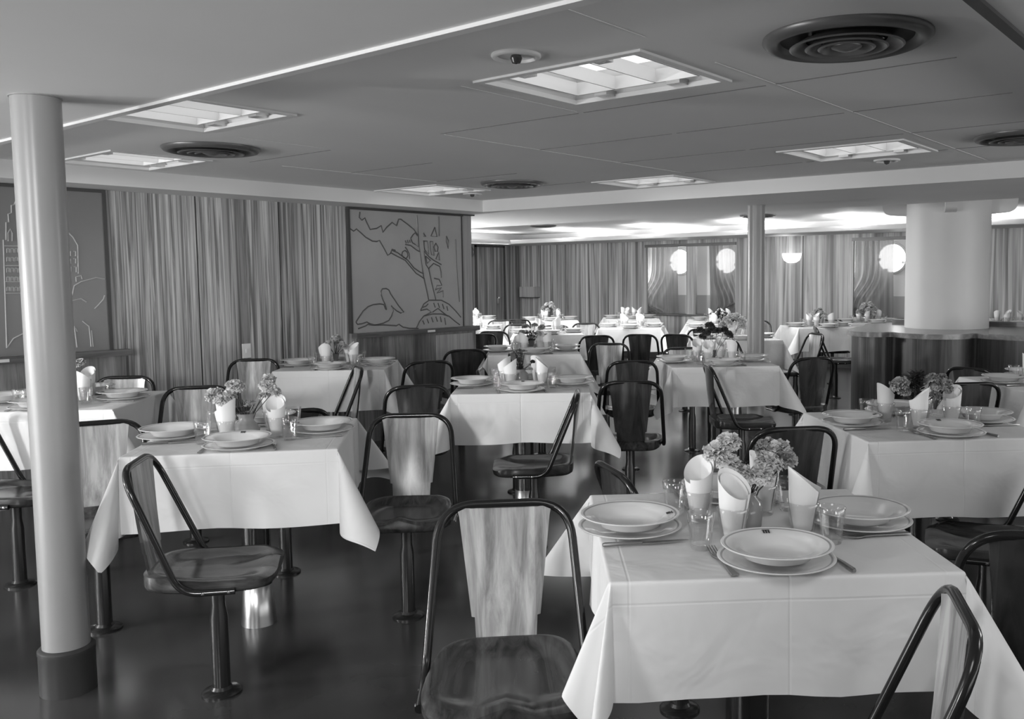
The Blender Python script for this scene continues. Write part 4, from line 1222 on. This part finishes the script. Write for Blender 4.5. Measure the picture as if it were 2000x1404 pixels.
LOBE_TB = {0: [((0, 0), (0.05, 0.55), (0.35, 0.45), (0.05, 0.12)), ((0.05, 0.12), (0.60, 0.20), (0.50, -0.10), (0, 0))]}
TN = 'the nearest table'
table_set(TN, 2.01, 1.07, -49, (0.265, 0.30, 0.25, 0.235), 1, 3, 'pot', dict(blooms=[(-.065, .195, .0, 1.0, 'light'), (-.035, .215, .01, .9, 'light'), (-.04, .17, -.025, .9, 'light'), (-.015, .15, -.03, .75, 'light'), (.035, .14, -.035, .9, 'light'), (.06, .17, -.02, .95, 'light'), (.09, .195, .0, .95, 'light'), (.065, .20, .025, .8, 'mid'), (.115, .17, .01, .7, 'mid')], sprigs=5, fine=True, ssize=.75, spread=.8), LOBE_TB, jit=.7)
table_set('the table right of the thick pillar', 2.05, 3.365, -43, (0.29, 0.31, 0.25, 0.30), 2, 3, 'jug', dict(blooms=[(-.12, .17, .0, 1.0, 'light'), (-.09, .15, -.02, .8, 'light'), (-.04, .20, .01, 1.05, 'light'), (-.055, .17, -.02, .8, 'light'), (.085, .20, .0, .9, 'light'), (.11, .18, -.01, .9, 'light'), (.09, .225, .02, .8, 'light'), (.075, .165, .0, .7, 'light')], sprigs=4, fine=True, ssize=.6, spread=.7),
    {0: [((0, 0), (0.75, 0.0), (0.0, 0.75), (0.03, 0.03)), ((0.03, 0.03), (0.30, 0.08), (0.08, 0.30), (0, 0))]})
table_set('the table behind the thick pillar', 2.08, 5.165, -46, (0.29, 0.27, 0.25, 0.28), 3, 3, 'pot', dict(blooms=[(.03, .15, -.02, 1.1, 'mid'), (.0, .19, .0, .9, 'light'), (.02, .24, .01, .8, 'mid'), (.10, .20, .0, .8, 'mid'), (-.05, .17, .0, 1.0, 'light')], sprigs=3, ssize=.9, spread=.7))
table_set('the table before the pelican mural', 4.12, 5.58, -47, (0.29, 0.28, 0.26, 0.28), 4, 2, 'glass', dict(blooms=dome(9, .075, .13, .22, .65, ('mid', 'light'), 4), sprigs=4, ssize=.6, fine=True))
table_set('the central table', 3.945, 3.59, -50, (0.285, 0.30, 0.25, 0.30), 5, 2, 'pot', dict(blooms=[(.06, .10, -.03, .45, 'light'), (.075, .14, -.02, .4, 'dark'), (.05, .12, .0, .4, 'light'), (.03, .20, .01, .4, 'light')], sprigs=12, fine=True, ssize=1.0, spread=.4))
table_set('the table behind the central one', 5.85, 5.2, -47, (0.28, 0.29, 0.25, 0.28), 6, 2, 'glass', dict(blooms=[(-.05, .21, .0, .9, 'mid'), (-.08, .16, .0, .8, 'mid'), (.03, .22, .0, .8, 'mid'), (.09, .20, .0, .9, 'mid'), (.06, .15, .0, .8, 'light'), (.0, .12, .0, .8, 'light')], sprigs=8, ssize=.75, spread=.5))
table_set('the table with dark flowers', 5.82, 3.385, -48, (0.285, 0.29, 0.25, 0.30), 7, 2, 'glass', dict(blooms=[(-.10, .235, .0, .85, 'dark'), (-.05, .215, -.01, 1.0, 'dark'), (-.02, .265, .01, 1.05, 'dark'), (.03, .225, -.01, 1.0, 'dark'), (.0, .24, .03, .9, 'dark'), (.12, .20, .0, 1.0, 'dark'), (.09, .235, .01, .8, 'dark'), (-.07, .185, .02, .8, 'dark')], sprigs=1, ssize=.4))
table_set('the second table at the right', 3.855, 1.24, -47, (0.31, 0.30, 0.25, 0.29), 8, 3, 'glass', dict(blooms=[(-.085, .17, -.01, 1.15, 'mid'), (-.06, .14, .0, .8, 'mid'), (.055, .19, -.01, .9, 'mid'), (.085, .165, -.01, 1.0, 'mid'), (.12, .16, .0, 1.0, 'mid'), (.07, .12, -.02, .8, 'mid'), (.11, .19, .01, .7, 'mid')], sprigs=9, ssize=1.05, spread=.35))
table_set('the third table at the right edge', 5.74, 1.08, -47, (0.28, 0.28, 0.25, 0.28), 9, 2)
FAR = [
 ('the far table beside the end post', 7.92, 8.08, -47, None), ('the far table under the veneered door', 9.9, 10.1, -47, None),
 ('the far table below the wall box', 10.3, 8.8, -47, dict(blooms=dome(9, .13, .12, .24, 1.0, ('light', 'mid'), 5), sprigs=4, ssize=1.0)),
 ('the far table left of centre', 7.85, 6.75, -47, None), ('the far table in the centre', 9.3, 6.6, -60, None),
 ('the far table under the far curtains', 11.3, 8.05, -47, None),
 ('the far table with the spiky plant', 9.8, 5.62, -60, dict(blooms=dome(3, .05, .08, .1, .7, 'light', 6), sprigs=12, ssize=1.0, spread=.9)),
 ('the far table before the bare post', 11.4, 6.55, -47, None),
 ('the far table left of the slim column', 8.15, 4.5, -47, dict(blooms=dome(11, .13, .12, .23, 1.25, 'light', 7), sprigs=2, ssize=.9)),
 ('the far table right of the slim column', 10.55, 4.65, -47, dict(blooms=dome(6, .08, .14, .2, .9, ('mid', 'light'), 8), sprigs=2, ssize=.9)),
 ('the far table before the tied curtain', 11.8, 4.5, -47, dict(blooms=dome(11, .13, .12, .25, 1.2, 'light', 9), sprigs=2, ssize=.8)),
 ('the far table behind the counter', 12.2, 2.85, -47, None),
]
for i, (nm, u, v, dg, fl) in enumerate(FAR):
    table_set(nm, u, v, dg, (0.285, 0.285, 0.25, 0.285), 20 + i, 1, 'glass' if fl else None, fl, cut=False)
bpy.context.view_layer.update()
